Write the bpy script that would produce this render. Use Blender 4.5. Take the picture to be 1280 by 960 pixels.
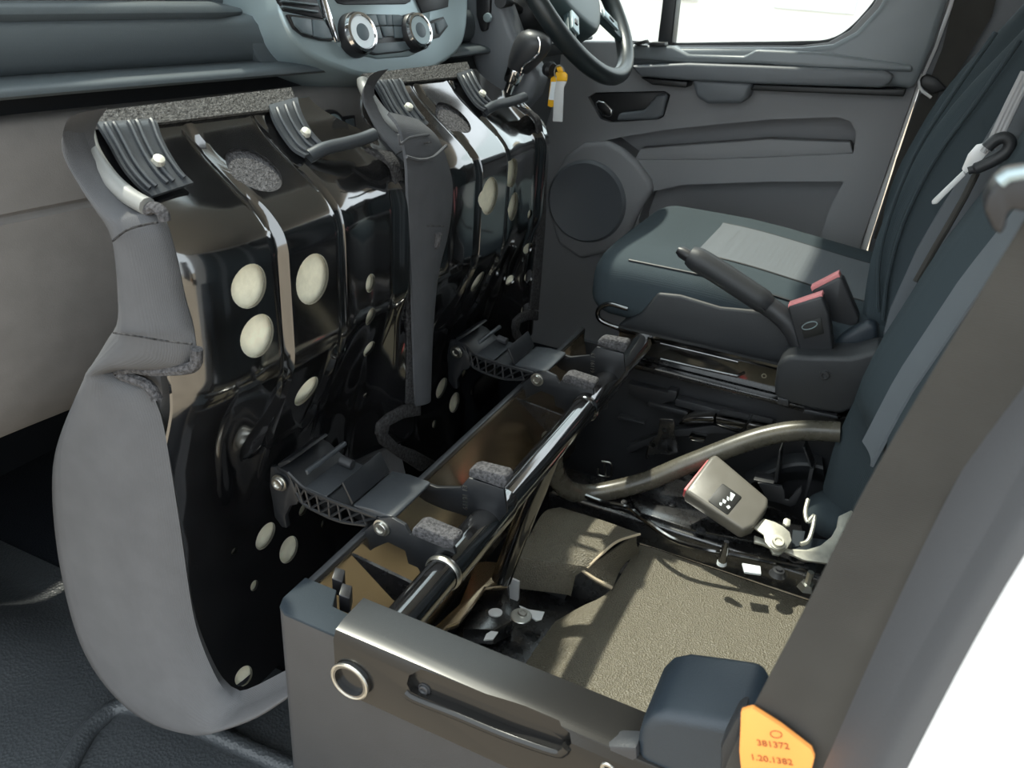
import bpy, bmesh, math, random
from mathutils import Vector, Matrix
random.seed(7)
for o in list(bpy.data.objects): bpy.data.objects.remove(o, do_unlink=True)
SC = bpy.context.scene; COL = SC.collection
# ------------------------------------------------------------------ camera
# metres; X = across the cab (away from the open door), Y = forward, Z = up; origin = near end of the seat cross tube
FPX = 1027.5748
ROT = Matrix(((0.42857008, 0.38888766, -0.815533), (-0.90123738, 0.24796132, -0.35536793), (0.06402243, 0.88728889, 0.4567489)))
CAM = Vector((-0.45167609, -0.32838033, 0.58512615))
cd = bpy.data.cameras.new('camera'); co = bpy.data.objects.new('camera', cd); COL.objects.link(co)
co.matrix_world = Matrix.Translation(CAM) @ ROT.to_4x4()
cd.sensor_fit = 'HORIZONTAL'; cd.sensor_width = 36; cd.lens = FPX / 1280 * 36
cd.clip_start = 0.02; cd.clip_end = 200
cd.dof.use_dof = True; cd.dof.focus_distance = 1.0; cd.dof.aperture_fstop = 13
SC.camera = co
# ------------------------------------------------------------------ sky, sun, exposure
w = bpy.data.worlds.new('sky'); SC.world = w; w.use_nodes = True
nt = w.node_tree; bg = nt.nodes['Background']
bg.inputs[0].default_value = (0.86, 0.95, 1.0, 1); bg.inputs[1].default_value = 2.3
sd = bpy.data.lights.new('sun', 'SUN'); sd.energy = 5.0; sd.color = (1, 0.93, 0.8); sd.angle = math.radians(1.5)
so = bpy.data.objects.new('sun', sd); COL.objects.link(so)
SUN = Vector((0.12, 0.42, 1.0)).normalized()
so.rotation_euler = SUN.to_track_quat('Z', 'Y').to_euler(); so.location = (0, 1, 4)
SC.view_settings.view_transform = 'Standard'; SC.view_settings.look = 'None'
SC.view_settings.gamma = 1; SC.view_settings.exposure = 0.45; SC.view_settings.use_curve_mapping = False

# ------------------------------------------------------------------ pixel -> place helpers
def ray(px, py): return ROT @ Vector(((px - 640) / FPX, -(py - 480) / FPX, -1))
def W(px, py, ax, v):
    d = ray(px, py); return CAM + d * ((v - CAM[ax]) / d[ax])
def WX(pts, x): return [W(p[0], p[1], 0, x) for p in pts]
def WY(pts, y): return [W(p[0], p[1], 1, y) for p in pts]
def WZ(pts, z): return [W(p[0], p[1], 2, z) for p in pts]
def WP(px, py, p0, n):
    d = ray(px, py); return CAM + d * ((Vector(p0) - CAM).dot(n) / d.dot(n))
def zm(ox, oy, s): return lambda pts: [(ox + x / s, oy + y / s) for x, y in pts]
def lerp(xs, ys, x):
    if x <= xs[0]: return ys[0]
    for i in range(len(xs) - 1):
        if x <= xs[i + 1]:
            t = (x - xs[i]) / (xs[i + 1] - xs[i]); return ys[i] + (ys[i + 1] - ys[i]) * t
    return ys[-1]
def sstep(a, b, x):
    t = max(0, min(1, (x - a) / (b - a))); return t * t * (3 - 2 * t)
def cr(pts, n=6, closed=False):
    P = [Vector(p) for p in pts]; out = []; L = len(P)
    for i in range(L if closed else L - 1):
        p0 = P[(i - 1) % L] if closed or i > 0 else P[0] * 2 - P[1]
        p1 = P[i]; p2 = P[(i + 1) % L]
        p3 = P[(i + 2) % L] if closed or i + 2 < L else P[-1] * 2 - P[-2]
        for k in range(n):
            t = k / n
            out.append(0.5 * ((2 * p1) + (p2 - p0) * t + (2 * p0 - 5 * p1 + 4 * p2 - p3) * t * t + (3 * p1 - p0 - 3 * p2 + p3) * t ** 3))
    if not closed: out.append(P[-1])
    return out

# ------------------------------------------------------------------ materials
MATS = {}
def mat(name, col, rough=0.5, metal=0.0, bump=None, var=0.0, coat=0.0, spec=0.5, trans=0, alpha=1, varscale=30, scratch=0, emit=0, coat_ior=1.5):
    m = bpy.data.materials.new(name); m.use_nodes = True; MATS[name] = m
    t = m.node_tree; b = t.nodes['Principled BSDF']
    b.inputs['Base Color'].default_value = (*col, 1); b.inputs['Roughness'].default_value = rough
    b.inputs['Metallic'].default_value = metal; b.inputs['Coat IOR'].default_value = coat_ior; b.inputs['Coat Roughness'].default_value = rough * .8; b.inputs['Coat Weight'].default_value = coat
    b.inputs['Specular IOR Level'].default_value = spec; b.inputs['Transmission Weight'].default_value = trans
    b.inputs['Alpha'].default_value = alpha
    tc = t.nodes.new('ShaderNodeTexCoord')
    if var:
        n = t.nodes.new('ShaderNodeTexNoise'); n.inputs['Scale'].default_value = varscale; n.inputs['Detail'].default_value = 6
        t.links.new(tc.outputs['Object'], n.inputs['Vector'])
        r = t.nodes.new('ShaderNodeMapRange'); r.inputs['From Min'].default_value = .3; r.inputs['From Max'].default_value = .7
        r.inputs['To Min'].default_value = 1 - var; r.inputs['To Max'].default_value = 1 + var
        t.links.new(n.outputs['Fac'], r.inputs['Value'])
        mx = t.nodes.new('ShaderNodeVectorMath'); mx.operation = 'SCALE'; mx.inputs[0].default_value = col
        t.links.new(r.outputs[0], mx.inputs['Scale']); t.links.new(mx.outputs[0], b.inputs['Base Color'])
    if scratch:
        n = t.nodes.new('ShaderNodeTexNoise'); n.inputs['Scale'].default_value = 45; n.inputs['Detail'].default_value = 9; n.inputs['Roughness'].default_value = .7
        t.links.new(tc.outputs['Object'], n.inputs['Vector'])
        r = t.nodes.new('ShaderNodeMapRange'); r.inputs['From Min'].default_value = .45; r.inputs['From Max'].default_value = .75
        r.inputs['To Min'].default_value = rough; r.inputs['To Max'].default_value = rough + scratch
        t.links.new(n.outputs['Fac'], r.inputs['Value']); t.links.new(r.outputs[0], b.inputs['Roughness'])
    if bump:
        kind, sc, st = bump[:3]; dist = bump[3] if len(bump) > 3 else 0.0006
        if kind == 'noise':
            n = t.nodes.new('ShaderNodeTexNoise'); n.inputs['Scale'].default_value = sc; n.inputs['Detail'].default_value = 3; out = n.outputs['Fac']
            t.links.new(tc.outputs['Object'], n.inputs['Vector'])
        elif kind == 'voro':
            n = t.nodes.new('ShaderNodeTexVoronoi'); n.inputs['Scale'].default_value = sc; out = n.outputs['Distance']
            t.links.new(tc.outputs['Object'], n.inputs['Vector'])
        elif kind == 'weave':
            outs = []
            for ax in ('X', 'Y', 'Z'):
                wv = t.nodes.new('ShaderNodeTexWave'); wv.bands_direction = ax; wv.inputs['Scale'].default_value = sc
                wv.inputs['Distortion'].default_value = 0.6; wv.inputs['Detail'].default_value = 1
                t.links.new(tc.outputs['Object'], wv.inputs['Vector']); outs.append(wv.outputs['Fac'])
            a = t.nodes.new('ShaderNodeMath'); a.operation = 'MULTIPLY'; t.links.new(outs[1], a.inputs[0]); t.links.new(outs[2], a.inputs[1])
            a2 = t.nodes.new('ShaderNodeMath'); a2.operation = 'ADD'; t.links.new(a.outputs[0], a2.inputs[0]); t.links.new(outs[0], a2.inputs[1])
            out = a2.outputs[0]
        elif kind == 'rib':
            wv = t.nodes.new('ShaderNodeTexWave'); wv.bands_direction = 'Z'; wv.inputs['Scale'].default_value = sc
            wv.inputs['Distortion'].default_value = 0.3
            t.links.new(tc.outputs['Object'], wv.inputs['Vector']); out = wv.outputs['Fac']
        bp = t.nodes.new('ShaderNodeBump'); bp.inputs['Strength'].default_value = st; bp.inputs['Distance'].default_value = dist
        t.links.new(out, bp.inputs['Height']); t.links.new(bp.outputs[0], b.inputs['Normal'])
    return m
mat('dash_upper', (.066, .078, .085), .42, bump=('noise', 900, .35))
mat('dash_lower', (.18,.17,.163), .5, bump=('noise', 700, .4), var=.08)
mat('dash_black', (.012, .013, .015), .45)
mat('bezel', (.30, .37, .39), .3, metal=.35)
mat('vent_black', (.012, .012, .014), .4)
mat('key_grey', (.10, .125, .14), .4)
mat('white_print', (.8, .85, .88), .5)
mat('chrome', (.75, .75, .76), .12, metal=1)
mat('steel', (.55, .54, .5), .32, metal=1, var=.15)
mat('zinc', (.78, .76, .66), .45, metal=.7, var=.15, varscale=80)
mat('gloss_black', (.006, .006, .0065), .10, coat=1.0, coat_ior=2.0, scratch=.10, var=.3)
mat('rail_paint', (.012, .0115, .011), .22, spec=.4)
mat('dusty_paint', (.085, .078, .06), .26, var=.2, scratch=.15)
mat('tan_reflection_metal', (.52,.42,.30), .22, metal=.95)  # tan reflection of the lit mat put into the metal colour
mat('satin_black', (.010, .010, .011), .24, coat=.7, coat_ior=1.7, scratch=.2)
mat('black_plastic', (.028,.029,.032), .4, bump=('noise', 600, .3), scratch=.15)
mat('clip_plastic', (.036,.040,.045), .38, bump=('noise', 500, .2), scratch=.2)
mat('clip_pale', (.2,.2,.19), .45, bump=('noise', 500, .2))
mat('hinge_plastic', (.012,.013,.015), .35, scratch=.25)
mat('box_grey', (.027,.028,.031), .5, bump=('noise', 800, .35), var=.06)
mat('cover_blue', (.016,.024,.033), .45, bump=('noise', 700, .4))
mat('cover_matte', (.018, .025, .032), .75, bump=('noise', 700, .4), spec=.25)
mat('felt_light', (.11, .106, .10), 1.0, bump=('noise', 420, 1.0, .003), var=.5, varscale=260, spec=.1)
mat('cover_black', (.022, .024, .027), .5, bump=('noise', 700, .5))
mat('fabric_grey', (.086,.086,.09), .9, bump=('weave', 260, .35, .0006), var=.06, spec=.2)
mat('fabric_shaded', (.075,.077,.083), .9, bump=('weave', 260, .35, .0006), var=.08, spec=.2)  # same grey cover fabric, with shade put into its colour
mat('felt', (.042, .041, .042), 1.0, bump=('noise', 420, 1.0, .003), var=.6, varscale=260, spec=.1)
mat('felt_grey', (.075,.073,.076), 1.0, bump=('noise', 420, 1.0, .003), var=.5, varscale=260, spec=.1)
mat('foam', (.95,.9,.70), .95, bump=('noise', 90, .4, .002), var=.12, varscale=60, spec=.1)
mat('seat_dark', (.045,.060,.069), .85, bump=('weave', 330, .4, .0006), spec=.25)
mat('seat_light', (.15,.165,.18), .85, bump=('weave', 300, .5, .0007), spec=.25)
mat('rubber_mat', (.135, .12, .088), .48, bump=('voro', 400, 1.0, .0016), var=.1, varscale=200, spec=.6)
mat('rubber_edge', (.6, .5, .36), .8)
mat('carpet', (.012, .014, .018), 1.0, bump=('noise', 300, 1, .003), spec=.1)
mat('floor_vinyl', (.04,.044,.048), .42, bump=('voro', 240, .8, .001))
mat('door_grey', (.25,.25,.26), .55, bump=('noise', 700, .3))
mat('door_dark', (.125,.135,.148), .45, bump=('noise', 700, .3))
mat('door_black', (.016, .017, .019), .45)
mat('door_blue', (.17,.19,.205), .32, bump=('noise', 800, .25))
mat('grille', (.03,.03,.032), .5, bump=('voro', 420, 1.0, .002))
mat('wheel_black', (.02, .026, .028), .34, bump=('noise', 900, .2))
mat('wheel_hub', (.05, .075, .08), .4, bump=('noise', 900, .2))
mat('white_paint', (.82, .82, .82), .2, coat=.5)
mat('pillar_trim', (.07,.072,.078), .6, bump=('noise', 700, .3))
mat('webbing', (.050,.048,.044), .75, bump=('rib', 260, .6, .0005), var=.08, spec=.3)
mat('webbing_pale', (.42, .42, .43), .75, bump=('rib', 300, .6, .0005), spec=.3)
mat('red_button', (.75, .12, .13), .4)
mat('sunlit_red_button', (.85, .30, .30), .45)  # red buttons with the sun's paling put into the colour
mat('orange_tag', (.95, .36, .08), .7)
mat('tag_ink', (.35, .10, .03), .8)
mat('yellow_tag', (.9, .48, .02), .4)
mat('clear_plastic', (.85, .86, .86), .15, trans=.25)
mat('buckle_case', (.15,.14,.12), .3, scratch=.25)
mat('label_black', (.015, .015, .014), .5)
mat('roof_cloth', (.7,.7,.68), .9)
mat('bulkhead', (.55, .55, .55), .6)
mat('concrete', (.27,.225,.17), .9, var=.15, varscale=2)
mat('wall_render', (.75, .73, .7), .9)
mat('yellow_paint', (.8, .6, .1), .6)
gm = bpy.data.materials.new('window_glass'); gm.use_nodes = True; MATS['window_glass'] = gm
t = gm.node_tree; t.nodes.clear()
tr = t.nodes.new('ShaderNodeBsdfTransparent'); tr.inputs[0].default_value = (.93, .96, .95, 1)
gl = t.nodes.new('ShaderNodeBsdfGlossy'); gl.inputs['Roughness'].default_value = .02
fr = t.nodes.new('ShaderNodeFresnel'); fr.inputs[0].default_value = 1.45
mx = t.nodes.new('ShaderNodeMixShader'); ou = t.nodes.new('ShaderNodeOutputMaterial')
t.links.new(fr.outputs[0], mx.inputs[0]); t.links.new(tr.outputs[0], mx.inputs[1]); t.links.new(gl.outputs[0], mx.inputs[2]); t.links.new(mx.outputs[0], ou.inputs[0])

# ------------------------------------------------------------------ mesh helpers
BASE = {}
def finish(bm, sharp=38):
    bmesh.ops.remove_doubles(bm, verts=bm.verts[:], dist=1e-6)
    bmesh.ops.recalc_face_normals(bm, faces=bm.faces[:])
    for f_ in bm.faces: f_.smooth = True
    lim = math.radians(sharp)
    for e in bm.edges:
        if len(e.link_faces) == 2: e.smooth = e.calc_face_angle(0) < lim
def thing(name, label, cat, loc=(0, 0, 0), group=None, kind=None):
    o = bpy.data.objects.new(name, None); COL.objects.link(o); o.location = loc; o.empty_display_size = .02
    if label: o['label'] = label
    if cat: o['category'] = cat
    if group: o['group'] = group
    if kind: o['kind'] = kind
    BASE[o.name] = Vector(loc); return o
def obj(name, bm, m, parent=None, label=None, cat=None, kind=None, group=None, sharp=38, fin=True):
    if fin: finish(bm, sharp)
    if parent is not None: base = BASE[parent.name]
    else:
        xs = [v.co.x for v in bm.verts]; ys = [v.co.y for v in bm.verts]; zs = [v.co.z for v in bm.verts]
        base = Vector(((min(xs) + max(xs)) / 2, (min(ys) + max(ys)) / 2, min(zs)))
    bmesh.ops.translate(bm, verts=bm.verts[:], vec=-base)
    me = bpy.data.meshes.new(name); bm.to_mesh(me); bm.free()
    me.materials.append(MATS[m])
    o = bpy.data.objects.new(name, me); COL.objects.link(o)
    if parent is not None: o.parent = parent
    else: o.location = base
    BASE[o.name] = base
    if label: o['label'] = label
    if cat: o['category'] = cat
    if kind: o['kind'] = kind
    if group: o['group'] = group
    return o
def B(): return bmesh.new()
def prism(bm, pts, vec, bev=0, seg=2, taper=None):
    vec = Vector(vec); pts = [Vector(p) for p in pts]; n = len(pts)
    c = sum(pts, Vector()) / n
    nb = bmesh.new()
    a = [nb.verts.new(p) for p in pts]
    b = [nb.verts.new((c + (p - c) * taper if taper else p) + vec) for p in pts]
    nb.faces.new(a); nb.faces.new(b[::-1])
    for i in range(n): nb.faces.new((a[i], b[i], b[(i + 1) % n], a[(i + 1) % n]))
    if bev:
        bmesh.ops.recalc_face_normals(nb, faces=nb.faces[:])
        es = [e for e in nb.edges if e.calc_face_angle(0) > .5]
        bmesh.ops.bevel(nb, geom=es, offset=bev, segments=seg, profile=.5, affect='EDGES', clamp_overlap=True)
    merge(bm, nb); return bm
def merge(bm, nb):
    me = bpy.data.meshes.new('tmp'); nb.to_mesh(me); nb.free(); bm.from_mesh(me); bpy.data.meshes.remove(me)
def box(bm, lo, hi, bev=0, seg=2, rot=None, piv=None):
    x0, y0, z0 = lo; x1, y1, z1 = hi
    pts = [Vector(p) for p in ((x0, y0, z0), (x1, y0, z0), (x1, y1, z0), (x0, y1, z0))]
    nb = bmesh.new(); prism(nb, pts, (0, 0, z1 - z0), bev, seg)
    if rot is not None:
        piv = Vector(piv) if piv is not None else (Vector(lo) + Vector(hi)) / 2
        bmesh.ops.rotate(nb, verts=nb.verts[:], cent=piv, matrix=rot)
    merge(bm, nb); return bm
def rings(bm, rs, cap=True, closed=False):
    V = [[bm.verts.new(p) for p in r] for r in rs]; n = len(rs[0])
    for i in range(len(V) - 1 + (1 if closed else 0)):
        A = V[i]; Bq = V[(i + 1) % len(V)]
        for k in range(n): bm.faces.new((A[k], A[(k + 1) % n], Bq[(k + 1) % n], Bq[k]))
    if cap and not closed: bm.faces.new(V[0][::-1]); bm.faces.new(V[-1])
    return bm
def tube(bm, path, r, seg=12, closed=False, hollow=0):
    P = [Vector(p) for p in path]; n = len(P); rs = []; up = None
    R_ = r if isinstance(r, (list, tuple)) else [r] * n
    for i in range(n):
        if closed: d = P[(i + 1) % n] - P[i - 1]
        else: d = P[min(i + 1, n - 1)] - P[max(i - 1, 0)]
        d.normalize()
        if up is None:
            up = Vector((0, 0, 1)) if abs(d.z) < .9 else Vector((0, 1, 0))
        up = (up - d * up.dot(d)).normalized(); s = d.cross(up)
        rs.append([P[i] + (up * math.cos(2 * math.pi * k / seg) + s * math.sin(2 * math.pi * k / seg)) * R_[i] for k in range(seg)])
    if hollow:
        d = (P[1] - P[0]).normalized()
        inner = [[P[0] + (q - P[0]) * (1 - hollow) for q in rs[0]]]
        inner.append([q + d * .06 for q in inner[0]])
        rs = inner[::-1] + rs
    rings(bm, rs, True, closed); return bm
def lathe(bm, prof, o, axis, seg=28):
    a = Vector(axis).normalized(); u = a.orthogonal().normalized(); v = a.cross(u); o = Vector(o)
    rs = [[o + a * h + (u * math.cos(2 * math.pi * k / seg) + v * math.sin(2 * math.pi * k / seg)) * max(r, 1e-4) for k in range(seg)] for r, h in prof]
    rings(bm, rs); return bm
def grid(bm, rows, thick=0, flip=False):
    """sheet through rows of points; thick > 0 gives it a back and rims"""
    nr = len(rows); nc = len(rows[0]); P = [[Vector(p) for p in r] for r in rows]
    V = [[bm.verts.new(p) for p in r] for r in P]
    for i in range(nr - 1):
        for k in range(nc - 1): bm.faces.new((V[i][k], V[i][k + 1], V[i + 1][k + 1], V[i + 1][k]))
    if thick:
        N = []
        for i in range(nr):
            row = []
            for k in range(nc):
                a = P[min(i + 1, nr - 1)][k] - P[max(i - 1, 0)][k]; b = P[i][min(k + 1, nc - 1)] - P[i][max(k - 1, 0)]
                q = a.cross(b); q.normalize(); row.append(-q if flip else q)
            N.append(row)
        U = [[bm.verts.new(P[i][k] + N[i][k] * thick) for k in range(nc)] for i in range(nr)]
        for i in range(nr - 1):
            for k in range(nc - 1): bm.faces.new((U[i][k], U[i + 1][k], U[i + 1][k + 1], U[i][k + 1]))
        for i in range(nr - 1):
            bm.faces.new((V[i][0], V[i + 1][0], U[i + 1][0], U[i][0])); bm.faces.new((V[i][-1], U[i][-1], U[i + 1][-1], V[i + 1][-1]))
        for k in range(nc - 1):
            bm.faces.new((V[0][k], U[0][k], U[0][k + 1], V[0][k + 1])); bm.faces.new((V[-1][k], V[-1][k + 1], U[-1][k + 1], U[-1][k]))
    return bm
def disc(bm, c, axis, r, h, seg=24, bev=.2):
    return lathe(bm, [(r * (1 - bev), h), (r, h * .6), (r, 0)], c, axis, seg)
def bolt(bm, c, axis, r):
    lathe(bm, [(r * .35, r * .35), (r * .45, r * .55), (r * .7, r * .55), (r * .78, r * .45), (r * .8, r * .2), (r, r * .18), (r, 0)], c, axis, 20)
def boolean(o, cutters):
    cb = B()
    for c in cutters: merge(cb, c)
    bmesh.ops.recalc_face_normals(cb, faces=cb.faces[:])
    me = bpy.data.meshes.new('cut'); cb.to_mesh(me); cb.free()
    c = bpy.data.objects.new('cut', me); COL.objects.link(c); c.matrix_world = Matrix.Translation(-BASE[o.name] + (Vector() if o.parent is None else Vector()))
    par = o.parent; loc = o.location.copy(); o.parent = None; o.location = (0, 0, 0)
    md = o.modifiers.new('b', 'BOOLEAN'); md.object = c; md.operation = 'DIFFERENCE'; md.solver = 'EXACT'
    dg = bpy.context.evaluated_depsgraph_get(); dg.update()
    n0 = len(o.data.vertices); ar = lambda m_: sum(p.area for p in m_.polygons); a0 = ar(o.data)
    nm = bpy.data.meshes.new_from_object(o.evaluated_get(dg))
    for sv, dz in (('EXACT', .0002), ('EXACT', .0005), ('FAST', 0), ('FAST', .0003)):
        if len(nm.vertices) > .8 * n0 and ar(nm) > .6 * a0: break
        md.solver = sv; c.location.z += dz; c.location.x += dz; dg.update(); nm = bpy.data.meshes.new_from_object(o.evaluated_get(dg))
    o.modifiers.clear()
    old = o.data; o.data = nm; nm.name = old.name; bpy.data.objects.remove(c); 
    bm = B(); bm.from_mesh(nm); finish(bm, 32); bm.to_mesh(nm); bm.free()
    o.parent = par; o.location = loc
def text(s, size, o, ux, uy, m, parent, name='lettering', depth=.0004):
    cu = bpy.data.curves.new('txt', 'FONT'); cu.body = s; cu.size = size; cu.align_x = 'CENTER'; cu.align_y = 'CENTER'; cu.extrude = depth
    to = bpy.data.objects.new('txt', cu); COL.objects.link(to)
    dg = bpy.context.evaluated_depsgraph_get(); me = bpy.data.meshes.new_from_object(to.evaluated_get(dg))
    bpy.data.objects.remove(to)
    ux = Vector(ux).normalized(); uy = Vector(uy); uy = (uy - ux * uy.dot(ux)).normalized(); n = ux.cross(uy)
    bm = B(); bm.from_mesh(me); bpy.data.meshes.remove(me)
    for v in bm.verts: v.co = Vector(o) + ux * v.co.x + uy * v.co.y + n * v.co.z
    return obj(name, bm, m, parent)
# ================================================================== setting
FZ = -.36
obj('floor', box(B(), (-.14, -.76, FZ - .04), (1.5, 1.12, FZ)), 'carpet', kind='structure', label='black carpeted cab floor in the footwell')
obj('wall_rear', box(B(), (-.14, -.80, FZ - .04), (1.62, -.76, 1.0)), 'bulkhead', kind='structure', label='grey bulkhead behind the seats')
obj('wall_front', box(B(), (-.14, 1.08, FZ), (1.62, 1.12, .5)), 'dash_black', kind='structure', label='dark footwell bulkhead under the dashboard')
obj('wall_left', box(B(), (-.17, .66, FZ - .04), (-.14, 1.12, .55)), 'door_dark', kind='structure', label='dark kick panel ahead of the open door')
obj('wall_right', box(B(), (1.5, .50, FZ - .04), (1.58, 1.12, .58)), 'door_black', kind='structure', label='dark kick panel ahead of the driver door')
obj('ceiling', box(B(), (-.12, -.80, .98), (1.62, .14, 1.02), .01), 'roof_cloth', kind='structure', label='pale cloth roof lining')
g = obj('ground', box(B(), (-30, -30, -1.0), (30, 30, -.92)), 'concrete', kind='structure', label='pale concrete ground outside')
bm = B(); prism(bm, [(-.12, .14, .99), (1.6, .14, .99), (1.6, 1.10, .56), (-.12, 1.10, .56)], (0, .004, .004))
obj('window_2', bm, 'window_glass', kind='structure', label='windscreen glass above the dashboard')
bm = B()
for x in (-.15, 1.56): tube(bm, [(x, .12, 1.0), (x, .62, .78), (x, 1.12, .54)], .035)
obj('trim_1', bm, 'door_dark', kind='structure', label='windscreen pillars')
# footwell vinyl: sill mat with a raised kerb and a wheel arch bulge
bm = B(); rows = []
for i in range(25):
    x = -.14 + .36 * i / 24; r = []
    for k in range(41):
        y = .10 + .92 * k / 40
        z = FZ + .004
        z += .055 * sstep(.56, .74, y) * sstep(.17, .02, x) + .012 * sstep(.03, -.05, x) * sstep(.4, .3, y)
        r.append((x, y, z))
    rows.append(r)
grid(bm, rows, .004, True)
fm = obj('trim_2', bm, 'floor_vinyl', kind='structure', label='black grained vinyl door step moulding')
bm = B(); tube(bm, cr(WZ([(70, 985), (100, 930), (118, 905), (150, 884), (200, 890), (260, 914), (345, 952), (420, 985)], FZ + .008), 6), .013, 10)
obj('kerb', bm, 'floor_vinyl', fm)
# outside, seen through the driver window
ho = thing('house', 'pale rendered house in glare beyond the driver window', 'house', (14, 1.5, -.92))
bm = B(); box(bm, (14, -3, -.92), (18, 6, 2.2)); obj('wall', bm, 'wall_render', ho)
bm = B(); prism(bm, [(13.7, -3.3, 2.2), (18.3, -3.3, 2.2), (16, -3.3, 3.6)], (0, 9.6, 0)); obj('roof', bm, 'concrete', ho)
for k in range(3):
    bm = B(); box(bm, (13.96, -1.6 + k * 2.4, .2), (14.0, -.4 + k * 2.4, 1.5)); obj('window', bm, 'bulkhead', ho)
bm = B(); tube(bm, [(7, -.62, -.92), (7, -.62, 1.5)], .09, 12); box(bm, (6.86, -.78, -.92), (7.14, -.46, -.80), .02)
bo = obj('marker_post', bm, 'yellow_paint', None, 'yellow post in glare beyond the driver window', 'post')

# ================================================================== dashboard
da = thing('dashboard', 'dark grey moulded dashboard with open tray and centre control panel', 'dashboard', (.68, .8, .05))
def yd(x): return .505 - .09 * sstep(-.1, .75, x)
PROF = [(.40, .50), (.02, .506), (-.002, .503), (-.010, .494), (-.013, .478), (-.010, .462), (-.002, .4535), (.002, .451), (-.030, .4490), (-.040, .4465), (-.0445, .443), (-.045, .4395), (-.042, .4365), (-.02, .435), (.03, .434), (.06, .43), (.40, .42)]
def sweep(bm, prof, xs):
    rs = []
    for x in xs: rs.append([Vector((x, yd(x) + a, z)) for a, z in prof])
    rings(bm, rs); return bm
XS = [-.13 + 1.60 * k / 40 for k in range(41)]
obj('upper_body', sweep(B(), PROF, XS), 'dash_upper', da, sharp=50)
bm_gap = sweep(B(), [(.06, .437), (.02, .437), (.02, .400), (.06, .400)], XS); obj('shadow_gap', bm_gap, 'dash_black', da)
LOW = [(.40, .411), (.02, .411), (.0, .409), (-.006, .404), (-.010, .38), (-.012, .345), (-.011, .3215), (-.006, .3195), (-.004, .316), (-.006, .3125), (-.011, .3105), (-.008, .25), (.004, .17), (.022, .10), (.045, .05), (.06, .04), (.40, .04)]
obj('glovebox_panel', sweep(B(), LOW, XS[:24]), 'dash_lower', da, sharp=50)
LOW2 = [(.40, .414), (.05, .414), (.03, .40), (.03, .33), (.06, .20), (.10, .10), (.40, .08)]
obj('knee_panel', sweep(B(), LOW2, XS[23:]), 'door_dark', da, sharp=50)
# shadow gap: black strip put under the ledge to stand for shade; tray above
bm = B(); prism(bm, [(-.13, .55, .50), (-.13, 1.05, .50), (-.13, 1.05, .68), (-.13, .60, .68)], (.001, 0, 0))
bm = B(); box(bm, (-.13, .56, .505), (.42, .60, .72), .006); obj('tray_back', bm, 'dash_lower', da)
bm = B(); box(bm, (.123, .5585, .505), (.1265, .562, .72)); obj('tray_seam', bm, 'white_print', da)
# lip along the tray
L = []; 
for k in range(26):
    x = -.13 + .545 * k / 25; L.append(Vector((x, yd(x) + .008, .508)))
bm = B(); rs = []
for i, p in enumerate(L):
    s = 1 if i < 24 else (.75 if i == 24 else .35)
    rs.append([p + Vector((0, math.cos(a) * .016 * s, math.sin(a) * .011 * s)) for a in [2 * math.pi * q / 12 for q in range(12)]])
rings(bm, rs); obj('tray_lip', bm, 'dash_upper', da)
# cheek between tray and centre panel, top deck
def face_at(px, py, off=0): # on the dash face, by bowing depth
    y = .47
    for _ in range(6):
        p = W(px, py, 1, y); y = yd(p.x) + off
    return W(px, py, 1, y)
ck = [face_at(*p) for p in ((322, -60), (352, -60), (347, 0), (353, 25), (362, 55), (372, 84), (376, 91), (330, 92), (312, 70), (300, 48), (318, 40), (326, 20))]
bm = B(); prism(bm, [p + Vector((0, -.012, 0)) for p in ck], (0, .14, 0), .008, 3); obj('cheek', bm, 'dash_upper', da)
bm = B(); box(bm, (-.139, .475, .04), (-.129, .92, .72), .004); obj('end_cap', bm, 'dash_upper', da)
bm = B(); box(bm, (-.13, .56, .70), (1.46, 1.08, .74), .02, 3); obj('top_deck', bm, 'dash_upper', da)
bm = B(); box(bm, (.40, .50, .48), (1.46, .58, .72), .015, 3); obj('fascia', bm, 'dash_upper', da)
# ---- centre panel (tilted plane)
P0 = face_at(460, 60, -.055); N0 = Vector((-.06, -.95, .30)).normalized()
def CP(pts, h=0): return [WP(p[0], p[1], P0, N0) + N0 * h for p in pts]
zc = zm(330, 0, 6.4)
out = cr([(x, y, 0) for x, y in [(346, -70), (349, 0), (354, 22), (366, 46), (388, 68), (420, 84), (462, 96), (515, 94), (556, 78), (580, 52), (586, 0), (584, -70)]], 5)
bm = B(); prism(bm, CP([(p.x, p.y) for p in out]), -N0 * .16, .006, 3)
cpn = obj('centre_panel', bm, 'bezel', da)
inn = [(398, -40), (400, 0), (412, 26), (421, 56), (436, 66), (470, 74), (510, 71), (535, 60), (536, 0), (530, -40)]
bm = B(); prism(bm, CP(inn, .004), -N0 * .012, .004, 2); obj('control_plate', bm, 'bezel', cpn)
def ctrl(name, pts, h, m, d=.006, bev=.001, parent=cpn, seg=2):
    bm = B(); prism(bm, CP(pts, h), -N0 * d, bev, seg); return obj(name, bm, m, parent)
ctrl('display_recess', zc([(540, -40), (545, 10), (570, 35), (620, 45), (1110, 40), (1150, 20), (1155, -40)]), .006, 'vent_black', .004)
ctrl('vent_opening', zc([(100, -60), (118, 0), (150, 90), (440, 150), (470, 155), (410, 0), (400, -60)]), .003, 'vent_black', .008)
for q in range(2):
    ctrl('vent_slat', zc([(112, 10 + q * 45), (400, 40 + q * 55), (402, 58 + q * 55), (116, 24 + q * 45)]), .008, 'key_grey', .006, .0006)
ctrl('vent_frame', zc([(408, -60), (438, -60), (520, 180), (570, 350), (535, 350), (470, 170)]), .009, 'chrome', .006, .001)
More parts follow.
